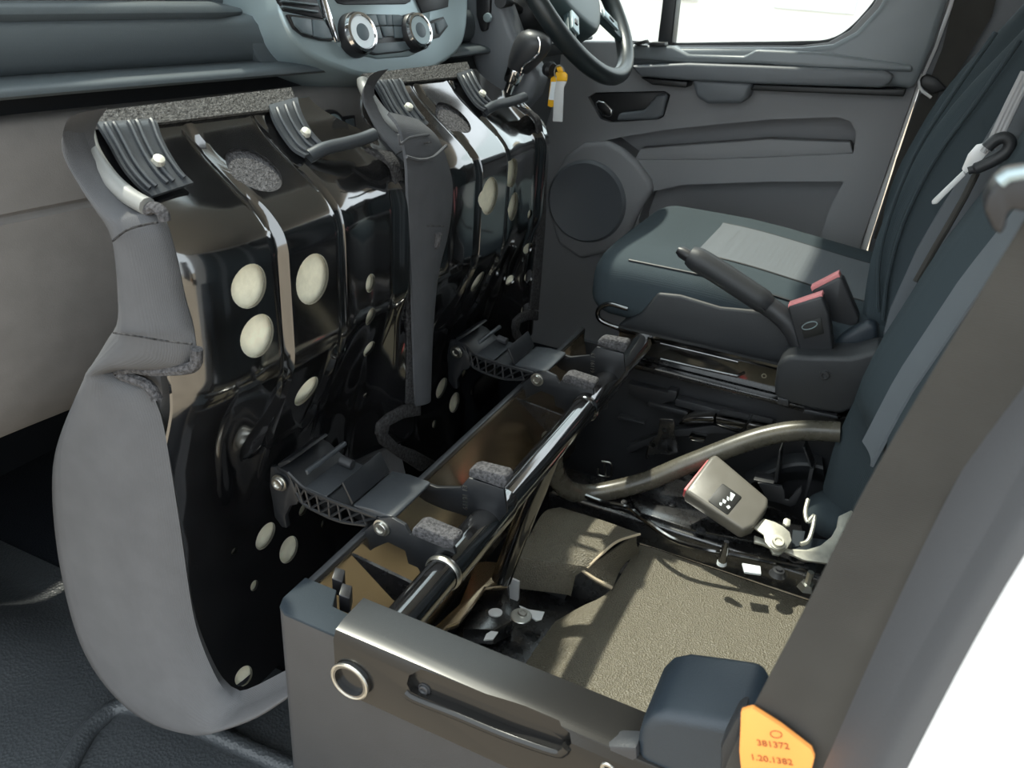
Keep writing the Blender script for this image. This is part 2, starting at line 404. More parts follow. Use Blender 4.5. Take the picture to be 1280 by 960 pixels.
ctrl('switch_pod', zc([(160, 122), (300, 135), (450, 165), (500, 260), (525, 335), (440, 330), (300, 295), (220, 235)]), .006, 'vent_black', .005)
ctrl('switch_key', zc([(185, 145), (338, 165), (350, 298), (270, 270), (215, 215)]), .009, 'key_grey', .006)
ctrl('switch_key', zc([(352, 167), (440, 180), (480, 240), (512, 322), (430, 320), (362, 300)]), .009, 'key_grey', .006)
ctrl('vent_opening', [(512, -40), (516, 0), (524, 18), (556, 10), (560, -40)], .007, 'vent_black', .006)
ctrl('switch_pod', [(523, 32), (550, 22), (556, 34), (545, 48), (525, 54)], .007, 'vent_black', .006)
ctrl('switch_key', [(525, 35), (537, 30), (538, 45), (527, 51)], .010, 'key_grey', .006)
ctrl('switch_key', [(539, 29), (549, 25), (553, 34), (543, 44)], .010, 'key_grey', .006)
ctrl('button_frame', zc([(740, 130), (800, 120), (1060, 125), (1110, 150), (1130, 330), (1150, 400), (1080, 425), (860, 448), (800, 430), (830, 330)]), .006, 'vent_black', .006)
for ks in ([(770, 135), (860, 128), (885, 215), (800, 222)], [(868, 128), (935, 128), (945, 212), (893, 214)], [(942, 128), (985, 128), (993, 212), (950, 212)], [(992, 130), (1055, 132), (1090, 160), (1095, 214), (1000, 212)],
           [(815, 232), (888, 224), (915, 320), (838, 325)], [(905, 222), (995, 220), (1008, 300), (935, 305)], [(1003, 220), (1096, 222), (1108, 312), (1015, 314)], [(845, 360), (1110, 338), (1138, 400), (1075, 418), (865, 438), (815, 425)]):
    ctrl('button', zc(ks), .0085, 'key_grey', .006, .0006)
for (cx, cy, rr) in ((438, 46, .0275), (511, 43, .026)):
    c = CP([(cx, cy)], .004)[0]
    ax = (N0 + Vector((-.12, 0, .05))).normalized()
    bm = B(); lathe(bm, [(rr * .9, .018), (rr * 1.0, .015), (rr * 1.04, .0)], c, ax, 40); kn = obj('dial', bm, 'vent_black', cpn)
    # rotary dials: rim ring, face
    bm = B(); lathe(bm, [(rr * .74, .0195), (rr * .80, .022), (rr * .92, .0212), (rr * .97, .016), (rr * .7, .016)], c, ax, 40); obj('dial_ring', bm, 'chrome', kn)
    bm = B(); lathe(bm, [(rr * .30, .0205), (rr * .74, .0205), (rr * .74, .016)], c, ax, 40); obj('dial_face', bm, 'white_print' if cx < 480 else 'bezel', kn)
    bm = B(); lathe(bm, [(rr * .36, .0212), (rr * .4, .0208), (rr * .4, .018)], c, ax, 32); obj('dial_centre', bm, 'key_grey', kn)
# lower centre: power socket and usb hatch
c = face_at(412, 156, -.012)
bm = B(); lathe(bm, [(.004, .006), (.012, .006), (.0135, .009), (.019, .010), (.021, .006), (.021, -.01)], c, (-.25, -1, .05), 32)
sk = obj('power_socket', bm, 'vent_black', da)
bm = B(); lathe(bm, [(.0125, .0085), (.0135, .0105), (.0155, .0105), (.0165, .0085)], c, (-.25, -1, .05), 32); obj('socket_ring', bm, 'bezel', sk)
bm = B(); prism(bm, [face_at(*p, -.016) for p in ((427, 147), (444, 144), (446, 164), (429, 166))], (0, .012, 0), .001)
ub = obj('usb_hatch', bm, 'vent_black', da)
bm = B(); prism(bm, [face_at(*p, -.018) for p in ((433, 150), (443, 148), (444, 160), (434, 162))], (0, .006, 0), .001); obj('hatch_cover', bm, 'key_grey', ub)
# centre lower console behind gear lever and steering column side
bm = B(); prism(bm, WX([(572, -40), (612, -40), (640, 40), (662, 75), (672, 100), (664, 122), (640, 150), (600, 110), (585, 60)], .95), (.06, 0, 0), .012, 3)
obj('console_side', bm, 'door_dark', da)
bm = B(); prism(bm, WX([(594, -20), (613, -20), (612, 15), (608, 38), (601, 40), (595, 20)], .942), (.02, 0, 0), .003); hk = obj('bag_hook', bm, 'vent_black', da)
bm = B(); lathe(bm, [(.002, .006), (.007, .005), (.008, 0)], W(610, 22, 0, .938), (-1, 0, 0), 16); obj('hook_tip', bm, 'bezel', hk)
bm = B(); box(bm, (.70, .50, -.36), (.95, .75, .26), .03, 3); obj('console_base', bm, 'dash_black', da)

# ================================================================== steering wheel
wc = Vector((1.136, .306, .553)); wa = .64
wu = Vector((0, math.sin(wa), math.cos(wa))); wn = Vector((0, -math.cos(wa), math.sin(wa)))
sw = thing('steering_wheel', 'black four-spoke steering wheel with teal-grey sheen and thumb switches', 'steering wheel', wc)
def wp(a, r, h=0): return wc + Vector((math.cos(a), 0, 0)) * r + wu * (math.sin(a) * r) + wn * h
bm = B(); n = 72
rs = []
for k in range(n):
    a = 2 * math.pi * k / n; c = wp(a, .1875); rd = (c - wc).normalized()
    rs.append([c + (rd * math.cos(q) * .0155 + wn * math.sin(q) * .0175) for q in [2 * math.pi * j / 16 for j in range(16)]])
rings(bm, rs, False, True); obj('rim', bm, 'wheel_black', sw)
bm = B(); hub = cr([wp(math.radians(a), r, .012) for a, r in ((90, .07), (60, .085), (20, .10), (-15, .105), (-50, .095), (-90, .10), (-130, .095), (-165, .105), (160, .10), (120, .085))], 5, True)
prism(bm, hub, wn * -.06, .016, 4); obj('hub', bm, 'wheel_hub', sw)
for a in (-40, -140, 10, 170):
    bm = B(); a_ = math.radians(a); d = .16
    prism(bm, [wp(a_ - d * .9, .07, -.01), wp(a_ - d * .42, .185, -.006), wp(a_ + d * .42, .185, -.006), wp(a_ + d * .9, .07, -.01)], wn * .012, .003); sp = obj('spoke', bm, 'wheel_hub', sw)
    bm = B(); prism(bm, [wp(a_ - .11, .10, .006), wp(a_ - .07, .150, .006), wp(a_ + .07, .150, .006), wp(a_ + .11, .10, .006)], wn * .006, .002); pd = obj('switch_pad', bm, 'bezel', sp)
    bm = B(); prism(bm, [wp(a_ - .03, .118, .011), wp(a_ - .03, .132, .011), wp(a_ + .03, .132, .011), wp(a_ + .03, .118, .011)], wn * .003, .0008); obj('switch_key', bm, 'vent_black', sp)
sc_ = thing('steering_column', 'dark plastic steering column shroud behind the wheel', 'column', wc - wn * .16)
bm = B(); rs = []
for h, s in ((-.03, .052), (-.06, .062), (-.14, .075), (-.26, .085)):
    c = wc + wn * h
    rs.append([c + Vector((math.cos(q), 0, 0)) * s * 1.15 + wu * math.sin(q) * s for q in [2 * math.pi * j / 24 for j in range(24)]])
rings(bm, rs); obj('shroud', bm, 'dash_black', sc_)
for s in (-1, 1):
    bm = B(); a0 = wc + wn * -.085 + Vector((s * .06, 0, -.0)); tube(bm, [a0, a0 + Vector((s * .05, -.01, .01)), a0 + Vector((s * .13, -.02, .02))], [.008, .008, .011], 10); obj('stalk', bm, 'vent_black', sc_)
# ignition key with tags
kx = .98; kt = thing('ignition_key_tag', 'ignition key with a yellow fob and clear plastic label hanging from it', 'key tag', W(700, 85, 0, kx))
bm = B(); lathe(bm, [(.012, 0), (.014, .01), (.010, .016)], W(684, 86, 0, kx) + Vector((.0, 0, 0)), (-.5, -1, 0), 20); prism(bm, WX([(680, 82), (692, 80), (703, 84), (703, 90), (690, 92)], kx), (.006, 0, 0), .001); obj('key', bm, 'vent_black', kt)
bm = B(); c0 = W(699, 90, 0, kx - .004); tube(bm, [c0 + Vector((0, math.cos(a) * .009, math.sin(a) * .011)) for a in [2 * math.pi * k / 20 for k in range(20)]], .0014, 6, True); obj('ring', bm, 'steel', kt)
zk = zm(560, 0, 6.4)
bm = B(); prism(bm, WX(zk([(865, 540), (890, 532), (920, 540), (922, 575), (900, 582), (875, 575)]), kx - .003), (.004, 0, 0), .001); obj('yellow_cap', bm, 'yellow_tag', kt)
bm = B(); prism(bm, WX(zk([(825, 600), (850, 575), (890, 578), (880, 660), (845, 855), (820, 860), (795, 845)]), kx - .001), (.004, 0, 0), .001); yf = obj('yellow_fob', bm, 'yellow_tag', kt)
bm = B(); prism(bm, WX(zk([(826, 655), (880, 655), (852, 800), (804, 798)]), kx - .003), (.002, 0, 0)); obj('paper_insert', bm, 'white_print', yf)
bm = B(); prism(bm, WX(zk([(868, 590), (900, 578), (935, 575), (955, 600), (945, 660), (925, 700), (915, 975), (835, 970), (848, 745), (862, 660)]), kx - .006), (.003, 0, 0), .001); cf = obj('clear_fob', bm, 'clear_plastic', kt)
bm = B(); prism(bm, WX(zk([(868, 590), (900, 578), (935, 575), (955, 600), (950, 650), (866, 650)]), kx - .009), (.003, 0, 0), .001); obj('fob_end', bm, 'yellow_tag', cf)

# ================================================================== gear lever
gb = W(624, 145, 0, .93); gt = thing('gear_lever', 'gear lever with black leather knob, chrome collars and rubber boot', 'gear lever', gb)
g1 = W(642, 96, 0, .93); g2 = W(655, 55, 0, .93)
ad = (g1 - gb).normalized()
bm = B(); tube(bm, [gb - ad * .05, gb - ad * .02, gb, gb + ad * .014], [.045, .034, .024, .017], 18); obj('boot', bm, 'dash_black', gt)
kl = (g1 - gb).length
bm = B(); lathe(bm, [(.014, .0), (.0155, .004), (.0155, .014), (.012, .018), (.012, .026)], gb + ad * .012, ad, 24); obj('collar', bm, 'chrome', gt)
bm = B(); lathe(bm, [(.0085, 0), (.0085, kl)], gb, ad, 20); obj('shaft', bm, 'chrome', gt)
bm = B(); lathe(bm, [(.0145, -.010), (.016, -.006), (.0165, .012), (.0155, .016)], g1, ad, 24); obj('collar', bm, 'chrome', gt)
hd = (g2 - g1); hl = hd.length; hd.normalize()
bm = B(); rs = []; sd_ = hd.cross(Vector((1, 0, 0))).normalized()
for t, a, b_ in ((.25, .019, .018), (.45, .024, .021), (.7, .028, .024), (.95, .031, .026), (1.15, .031, .026), (1.32, .028, .024), (1.45, .020, .018), (1.5, .008, .008)):
    c = g1 + hd * hl * t - sd_ * .014 * t
    rs.append([c + sd_ * math.cos(q) * a + Vector((1, 0, 0)) * math.sin(q) * b_ for q in [2 * math.pi * j / 20 for j in range(20)]])
rings(bm, rs); kn = obj('knob', bm, 'black_plastic', gt, sharp=60)
bm = B(); tube(bm, cr([g1 + hd * hl * t + Vector((-.022, 0, 0)) - sd_ * (s + .012 * t) for t, s in ((.3, .016), (.5, .014), (.8, .022), (1.05, .026), (1.3, .020), (1.42, .012))], 4), .0022, 8); obj('trim_line', bm, 'chrome', kn)
# ================================================================== driver door
DX = 1.5
dr = thing('door_1', 'grey moulded driver door trim with window, armrest, pocket and speaker', None, (DX, .1, FZ), kind='structure')
pan_pts = [(690, -40), (700, 52), (790, 53), (830, 57), (1000, 57), (1035, 53), (1062, 38), (1090, 8), (1104, -14), (1192, -14), (1168, 58), (1146, 108), (1112, 205), (1078, 300), (1040, 480), (640, 540), (668, 200)]
bm = B(); prism(bm, WX(pan_pts[1:], DX), (.10, 0, 0), .004)
base = obj('panel', bm, 'door_grey', dr, sharp=30)
z3 = zm(640, 0, 3.2); z4 = zm(880, 0, 3.2)
pocket = [(757, 176), (775, 172), (830, 163), (960, 150), (1046, 147), (1062, 152), (1070, 166), (1066, 193), (880, 201), (797, 201), (785, 197)]
low = [(797, 275), (806, 250), (816, 240), (850, 232), (960, 228), (1054, 228), (1036, 262), (1022, 310), (1000, 380), (800, 340)]
hand = [(733, 122), (742, 116), (830, 114), (837, 119), (829, 146), (822, 150), (762, 154), (748, 149)]
cuts = []
for pl_, d in ((pocket, .085), (low, .085), (hand, .022)):
    q = WX(pl_, DX - .01); nb = B(); prism(nb, q, (d + .01, 0, 0)); cuts.append(nb)
boolean(base, cuts)
def dpart(name, pts, x0, x1, m, bev=.006, seg=3, parent=dr, sharp=38, taper=None):
    bm = B(); prism(bm, WX(pts, x0), (x1 - x0, 0, 0), bev, seg, taper); return obj(name, bm, m, parent, sharp=sharp)
dpart('pocket_panel', [(793, 200), (880, 200), (1066, 192), (1063, 178), (960, 174), (800, 186)], DX + .012, DX + .05, 'door_grey', .003)
dpart('upper_trim', [(775, 57), (830, 60), (1000, 60), (1040, 56), (1070, 40), (1098, 10), (1112, -14), (1189, -14), (1166, 58), (1146, 104), (1141, 112), (1020, 96), (945, 84), (860, 80), (790, 84)], DX - .035, DX + .02, 'door_blue', .012, 4)
dpart('sill_rail', [(780, 56), (840, 58), (860, 68), (930, 70), (945, 62), (1030, 66), (1140, 82), (1141, 90), (1020, 86), (945, 80), (860, 79), (786, 74)], DX - .05, DX, 'door_blue', .010, 4)
gr_ = dpart('grab_rail', [(788, 82), (860, 79), (945, 82), (1105, 89), (1117, 95), (1114, 103), (1102, 110), (945, 105), (862, 101), (800, 96)], DX - .065, DX, 'door_dark', .012, 4)
dpart('rail_inlay', [(800, 97), (860, 102), (858, 110), (815, 106)], DX - .05, DX, 'door_black', .003)
dpart('rail_inlay', [(942, 105), (1100, 111), (1132, 111), (1130, 121), (938, 113)], DX - .045, DX, 'door_black', .003)
dpart('pull_cup', [(864, 99), (941, 103), (934, 122), (926, 130), (884, 130), (870, 122)], DX - .06, DX, 'door_dark', .010, 4)
# speaker
sc0 = W(737, 250, 0, DX)
dpart('speaker_pod', [(684, 262), (690, 225), (706, 196), (728, 180), (758, 177), (776, 186), (795, 203), (812, 226), (815, 240), (800, 262), (786, 294), (758, 316), (725, 325), (697, 305)], DX - .022, DX + .01, 'door_grey', .012, 4)
bm = B(); lathe(bm, [(.092, .030), (.096, .032), (.101, .028), (.104, .02), (.104, 0)], sc0, (-1, 0, 0), 56); sr = obj('speaker_ring', bm, 'door_dark', dr)
bm = B(); lathe(bm, [(.02, .029), (.06, .0285), (.088, .027), (.093, .024), (.093, .005)], sc0, (-1, 0, 0), 56); obj('speaker_grille', bm, 'grille', sr)
# inner handle and lock switch
hr = dpart('handle_bezel', [(733, 122), (742, 116), (830, 114), (837, 119), (829, 146), (822, 150), (762, 154), (748, 149)], DX + .016, DX + .021, 'door_black', .002)
dpart('handle_lever', [(773, 142), (805, 138), (820, 119), (834, 117), (828, 145), (820, 149), (770, 151)], DX - .012, DX + .010, 'door_dark', .006, 3, hr)
lk = dpart('lock_switch', z3([(332, 410), (345, 402), (370, 408), (402, 440), (400, 460), (385, 468), (362, 462), (338, 436)]), DX - .006, DX + .012, 'chrome', .003)
dpart('switch_face', z3([(338, 414), (348, 408), (368, 414), (395, 441), (394, 456), (383, 461), (365, 456), (344, 433)]), DX - .008, DX, 'vent_black', .001, 2, lk)
# window: glass, quarter bar, seal
bm = B(); prism(bm, WX([(690, 62), (1040, 62), (1075, 40), (1110, -20), (1110, -190), (760, -190), (690, -60)], DX + .03), (.004, 0, 0))
wi = obj('window_1', bm, 'window_glass', kind='structure', label='clear driver door window glass')
dpart('quarter_bar', [(830, -16), (847, -16), (839, 58), (821, 58)], DX + .0, DX + .045, 'door_black', .004)
sl = cr([(p[0], p[1], 0) for p in [(785, 54), (830, 57), (920, 56), (1000, 55), (1037, 52), (1064, 37), (1092, 7), (1106, -16)]], 5)
bm = B(); tube(bm, WX([(p.x, p.y) for p in sl], DX + .015), .006, 8); obj('window_seal', bm, 'door_black', dr)
for pts in ([(480, 172), (530, 160), (535, 172), (500, 182)], [(540, 178), (560, 168), (610, 170), (612, 184), (560, 186)]):
    dpart('mirror_switch', z3(pts), DX - .058, DX - .03, 'door_black', .001)
# door frame and far pillar
bp = thing('trim_3', 'white painted door aperture edge with dark pillar trim behind the driver door', None, (DX + .02, -.34, 0), kind='structure')
edge = [(1199, -14), (1172, 60), (1150, 108), (1120, 195), (1090, 292), (1070, 352)]
e2 = [(x - 9 if y > 100 else x - 7, y) for x, y in edge]
bm = B(); prism(bm, WX([(x - 10, y) for x, y in edge] + [(x + 0, y) for x, y in edge[::-1]], DX + .012), (.03, 0, 0), .002); obj('painted_edge', bm, 'white_paint', bp)
bm = B(); prism(bm, WX([(x - 18, y) for x, y in edge] + [(x - 8, y) for x, y in edge[::-1]], DX + .004), (.03, 0, 0), .003); obj('rubber_seal', bm, 'door_black', bp)
bm = B(); prism(bm, WX([(1196, -60), (1420, -60), (1420, 420), (1060, 420), (1088, 300), (1150, 110)], DX + .03), (.05, 0, 0)); obj('pillar_panel', bm, 'door_dark', bp)
db = thing('driver_seat_belt', 'grey driver seat belt running down the far door pillar', 'seat belt', W(1150, 115, 0, DX - .02))
bm = B(); prism(bm, WX([(1200, -30), (1252, -30), (1240, 20), (1186, 110), (1160, 105), (1178, 60)], DX + .004), (.003, 0, 0)); obj('webbing', bm, 'webbing', db)
bm = B(); prism(bm, WX([(1150, 98), (1158, 93), (1170, 97), (1185, 112), (1165, 118), (1150, 108)], DX - .006), (.03, 0, 0), .004); obj('guide', bm, 'door_black', db)
bm = B(); tube(bm, WX([(1152, 92), (1148, 100), (1149, 108), (1153, 114), (1164, 122)], DX - .004), .003, 8); obj('guide_edge', bm, 'white_paint', db)
bm = B(); prism(bm, WX([(1176, 110), (1150, 180), (1122, 235), (1100, 300), (1092, 298), (1120, 200), (1150, 118)], DX + .01), (.003, 0, 0)); obj('lower_webbing', bm, 'webbing', db)

# ================================================================== driver seat
ds = thing('bucket_seat', 'dark teal-grey cloth driver seat with light grey cushion insert', 'seat', (1.13, -.13, FZ))
XC = 1.135
def cush_ring(y, n=48):
    q = max(0, min(1, (y - .075) / .05)); e = math.sqrt(max(0, 1 - q * q))   # rounded nose
    hw = .235 - .035 * (1 - e); top = .140 - .035 * (1 - e) - .03 * sstep(-.05, -.40, y); bot = .0 + .03 * (1 - e)
    cz = (top + bot) / 2; hh = (top - bot) / 2
    out = []
    for k in range(n):
        a = 2 * math.pi * k / n; c = math.cos(a); s = math.sin(a)
        x = hw * math.copysign(abs(c) ** .42, c); z = hh * math.copysign(abs(s) ** .5, s)
        if s > 0: z -= .014 * (1 - sstep(.09, .17, abs(x))) * sstep(.08, -.06, y) * s
        out.append(Vector((XC + x, y, cz + z)))
    return out
ys = [.125, .1235, .119, .112, .10, .085, .06, .03, -.02, -.08, -.15, -.22, -.30, -.38, -.43]
bm = B(); rings(bm, [cush_ring(y) for y in ys]); obj('cushion', bm, 'seat_dark', ds, sharp=70)
# light insert lies on the cushion top
def cush_top(x, y):
    q = max(0, min(1, (y - .075) / .05)); e = math.sqrt(max(0, 1 - q * q))
    hw = .235 - .035 * (1 - e); top = .140 - .035 * (1 - e) - .03 * sstep(-.05, -.40, y); bot = .03 * (1 - e)
    c = min(1, abs(x - XC) / hw) ** (1 / .42); sn = math.sqrt(max(0, 1 - c * c))
    return (top + bot) / 2 + (top - bot) / 2 * sn ** .5 - .014 * (1 - sstep(.09, .17, abs(x - XC))) * sstep(.08, -.06, y) * sn
rows = []
for i in range(24):
    y = -.035 - .36 * i / 23
    rows.append([Vector((x, y, cush_top(x, y) + .003)) for x in [XC - .115 + .23 * k / 20 for k in range(21)]])
bm = B(); grid(bm, rows, .004, True); obj('cushion_insert', bm, 'seat_light', ds)
for dx in (-.117, .117, -.215):
    bm = B(); tube(bm, [(XC + dx, y, cush_top(XC + dx, y) + .001) for y in [(.06 if dx < -.2 else -.035) - .02 * k for k in range(18)]], .0022, 6); obj('seam', bm, 'door_black', ds)
# backrest: front surface leaning back, bolsters forward
def spine(z): return sum(lerp([0, .12, .25, .43, .57, .8], [-.36, -.335, -.325, -.371, -.455, -.56], z + d) for d in (-.05, -.025, 0, .025, .05)) / 5
def back_y(x, z, xc, hw, y0, lean, bol):
    u = abs(x - xc) / hw
    return spine(z) - bol * (1 - sstep(.50, .80, u)) - .05 * sstep(.88, 1.0, u)
def backrest(bm, xc, hw, y0, lean, bol, z0, z1, th=.10, nx=44, nz=26):
    rs = []
    for i in range(nz + 1):
        z = z0 + (z1 - z0) * i / nz
        wsc = 1 - .12 * sstep(.35, .75, z) - .05 * sstep(.06, z0, z)
        fr_ = [Vector((xc + hw * wsc * (2 * k / nx - 1), back_y(xc + hw * (2 * k / nx - 1), z, xc, hw, y0, lean, bol), z)) for k in range(nx + 1)]
        bk = [Vector((p.x * .97 + xc * .03, spine(z) - .05 - th, z)) for p in fr_[::-1]]
        rs.append(fr_ + bk)
    rings(bm, rs); return bm
DB = (1.14, .225, -.375, .20, .055)
bm = B(); backrest(bm, *DB, .02, .80, .11); obj('backrest', bm, 'seat_dark', ds, sharp=60)
def strip_on_back(x0, x1, z0, z1, par, off=.003, nx=8, nz=24):
    rows = []
    for i in range(nz + 1):
        z = z0 + (z1 - z0) * i / nz; xc, hw = par[0], par[1]; wsc = 1 - .12 * sstep(.35, .75, z)
        rows.append([Vector((xc + (x - xc) * wsc, back_y(x, z, *par) + off, z)) for x in [x0 + (x1 - x0) * k / nx for k in range(nx + 1)]])
    b = B(); grid(b, rows, .004, True); return b
bm = B(); prism(bm, WX([(1300, 60), (1226, 183), (1175, 262), (1146, 312), (1112, 388), (1100, 432), (1128, 444), (1160, 360), (1240, 225), (1330, 100)], .908), (.02, 0, 0), .002); obj('side_stripe', bm, 'seat_light', ds)
for pts in ([(1245, 40), (1190, 118), (1142, 195), (1110, 275), (1098, 330), (1097, 390)], [(1275, 50), (1222, 125), (1168, 200), (1130, 275), (1110, 345), (1103, 400)]):
    bm = B(); tube(bm, cr([W(*p, 0, .915) for p in pts], 5), .0035, 8); obj('seam', bm, 'seat_dark', ds)
# plastic base trim beside the rail
bm = B(); prism(bm, WX([(770, 408), (800, 392), (822, 366), (850, 369), (900, 384), (960, 390), (1010, 400), (1030, 470), (960, 462)], .895), (.03, 0, 0), .006, 3); obj('side_trim', bm, 'cover_black', ds)
bm = B(); tube(bm, cr([W(*p, 0, .90) for p in ((790, 415), (770, 409), (752, 401), (747, 393), (750, 385), (762, 380), (785, 386))], 5), .0045, 10); obj('adjuster_bar', bm, 'gloss_black', ds)
bm = B(); box(bm, (.92, -.44, FZ), (1.34, .06, .02), .02); obj('pedestal', bm, 'cover_black', ds)

# ================================================================== hand brake
hb = thing('handbrake_lever', 'black plastic handbrake lever beside the driver cushion', 'handbrake', W(1000, 440, 0, .875))
hx = .875
path = cr([W(*p, 0, hx) for p in ((1010, 455), (1002, 430), (990, 408), (968, 388), (930, 362), (890, 336), (862, 320))], 5)
rr = [lerp([0, .25, .5, .9, 1], [.020, .019, .0165, .0175, .012], k / (len(path) - 1)) for k in range(len(path))]
bm = B(); tube(bm, path, rr, 16); obj('lever', bm, 'black_plastic', hb)
gp = path[16:]
bm = B(); tube(bm, [p + Vector((-.002, 0, .002)) for p in gp], [lerp([0, .06, .9, 1], [.015, .0195, .0205, .016], k / (len(gp) - 1)) for k in range(len(gp))], 18); obj('grip', bm, 'cover_black', hb)
bm = B(); tube(bm, [W(864, 322, 0, hx), W(852, 315, 0, hx), W(847, 312, 0, hx)], [.011, .010, .006], 14); obj('release_button', bm, 'vent_black', hb)
bm = B(); tube(bm, [p + Vector((-.019, .003, -.002)) for p in gp[:-3]], .002, 6); obj('seam', bm, 'door_black', hb)

# ================================================================== belt buckles by the driver seat
def buckle(name, label, pts_face, x, depth, cap, capm, group=None, casem='black_plastic', emblem=True):
    c = sum(WX(pts_face, x), Vector()) / len(pts_face); lo = min(p.z for p in WX(pts_face, x))
    th = thing(name, label, 'belt buckle', (x, c.y, lo), group)
    bm = B(); prism(bm, WX(pts_face, x), (depth, 0, 0), .004, 3); obj('case', bm, casem, th)
    bm = B(); prism(bm, WX(cap, x + .003), (depth - .006, 0, 0), .001); rb = obj('release_button', bm, capm, th)
    return th, rb
b1, rb = buckle('seat_belt_buckle', 'upright black belt buckle with sun-paled red release button and oval emblem', [(984, 384), (1028, 370), (1036, 392), (1042, 440), (1008, 446), (1000, 440), (990, 405)], .85, .026, [(985, 381), (1027, 367), (1029, 373), (985, 387)], 'sunlit_red_button')
fw = WX([(984, 384), (1028, 370)], .849); fu = WX([(1000, 440), (990, 405)], .849)
ex = (fw[1] - fw[0]).normalized(); ez = (fu[1] - fu[0]).normalized()
bm = B(); prism(bm, WX([(1000, 404), (1026, 397), (1030, 417), (1005, 424)], .8485), (.004, 0, 0), .0008); em = obj('emblem_plate', bm, 'label_black', b1)
ec = W(1012, 407, 0, .8475)
bm = B(); tube(bm, [ec + ex * math.cos(a) * .012 + ez * math.sin(a) * .0055 for a in [2 * math.pi * k / 28 for k in range(28)]], .0009, 6, True); obj('emblem_oval', bm, 'bezel', em)
bm = B(); prism(bm, WX([(1006, 441), (1040, 436), (1044, 450), (1010, 456)], .853), (.02, 0, 0), .004); obj('sleeve', bm, 'webbing', b1)
b2, rb = buckle('seat_belt_buckle', 'leaning black belt buckle with sun-paled red release button behind the emblem buckle', [(1014, 364), (1049, 346), (1054, 350), (1074, 398), (1072, 405), (1046, 416), (1040, 412)], .91, .026, [(1013, 359), (1048, 341), (1050, 347), (1015, 365)], 'sunlit_red_button')
bm = B(); prism(bm, WX([(1055, 410), (1076, 402), (1092, 438), (1074, 445)], .915), (.014, 0, 0), .003); obj('stalk', bm, 'cover_black', b2)

# ================================================================== rail end covers
rc = thing('rail_end_cover', 'black grained plastic rail end cover under the upright buckles', 'rail cover', W(1035, 500, 0, .83))
zr = zm(690, 380, 3.459)
cv = zr([(960, 350), (972, 270), (990, 238), (1030, 222), (1100, 228), (1290, 232), (1420, 200), (1440, 400), (1245, 480), (1120, 460), (1020, 430), (962, 405)])
bm = B(); prism(bm, WX(cv, .815), (.07, 0, 0), .008, 4); obj('shell', bm, 'cover_black', rc)
bm = B(); bolt(bm, W(*zr([(1180, 305)])[0], 0, .815), (-1, 0, 0), .009); obj('bolt', bm, 'black_plastic', rc)
bm = B(); prism(bm, WX(zr([(975, 405), (1022, 415), (1024, 445), (975, 435)]), .813), (.03, 0, 0), .002); obj('clip', bm, 'black_plastic', rc)
bm = B(); prism(bm, WX(zr([(1090, 455), (1235, 485), (1235, 500), (1085, 475)]), .82), (.03, 0, 0), .002); obj('clip', bm, 'black_plastic', rc)
bm = B(); prism(bm, WX([(1040, 432), (1052, 420), (1085, 402), (1098, 408), (1096, 445), (1060, 450)], .885), (.03, 0, 0), .008, 3); obj('bracket', bm, 'cover_blue', rc)
rn = thing('rail_end_cover', 'blue-black plastic rail end cover beside the grey seat base cover', 'rail cover', W(850, 960, 0, -.02))
bm = B(); prism(bm, WX([(795, 925), (800, 908), (812, 897), (832, 894), (880, 902), (935, 912), (970, 1010), (940, 1040), (790, 1030)], -.005), (.075, 0, 0), .010, 4); obj('shell', bm, 'cover_blue', rn)
bm = B(); prism(bm, WX([(732, 945), (745, 932), (796, 935), (800, 1000), (740, 1000)], -.008), (.02, 0, 0), .004); fl_ = obj('flange', bm, 'black_plastic', rn)
bm = B(); bolt(bm, W(761, 957, 0, -.008), (-1, 0, 0), .008); obj('bolt', bm, 'steel', fl_)

# ================================================================== passenger bench backrest
pb = thing('passenger_bench', 'dark blue-grey woven passenger bench backrest with light grey stripe', 'backrest', (.43, -.45, -.25))
def pbx(z): return lerp([-.22, -.064, .0, .129, .275, .37, .445, .8], [-.345, -.343, -.351, -.371, -.408, -.441, -.462, -.55], z)
rs = []
for i in range(29):
    z = -.22 + 1.0 * i / 28; y = pbx(z); fr_ = []
    r = .04
    k_ = sstep(-.22, -.17, z)
    for k in range(31):
        x = .03 + .80 * k / 30; u = (x - .43) / .40
        e = .05 * sstep(.90, 1.0, abs(u)) ** 1.5
        yy = y - .045 * (1 - sstep(.45, .80, abs(u))) - e - .04 * (1 - k_) - .09 * sstep(.06, -.06, z) * sstep(.80, .73, x)
        fr_.append(Vector((x, yy, z)))
    bk = [Vector((p.x, y - .16, z)) for p in fr_[::-1]]
    rs.append(fr_ + bk)
bm = B(); rings(bm, rs); obj('cushion', bm, 'seat_dark', pb, sharp=60)
def pstrip(x0, x1, z0, z1):
    rows = []
    for i in range(25):
        z = z0 + (z1 - z0) * i / 24; y = pbx(z); r_ = []
        for k in range(9):
            x = x0 + (x1 - x0) * k / 8; u = (x - .43) / .40
            r_.append(Vector((x, y - .045 * (1 - sstep(.45, .80, abs(u))) + .003, z)))
        rows.append(r_)
    b = B(); grid(b, rows, .004, True); return b
obj('stripe', pstrip(.60, .665, .02, .76), 'seat_light', pb)
obj('stripe', pstrip(.19, .255, .02, .76), 'seat_light', pb)
bm = B(); tube(bm, [(.822, pbx(z) - .022, z) for z in [-.19 + .03 * k for k in range(32)]], .004, 8); obj('piping', bm, 'door_black', pb)
bm = B(); rs = []
for k in range(9):
    x = .735 + .105 * k / 8; s = math.sin(math.pi * (k + .6) / 9.2) ** .5
    rs.append([Vector((x, -.375 + math.cos(q) * .045 * s, -.185 + math.sin(q) * .03 * s)) for q in [2 * math.pi * j / 16 for j in range(16)]])
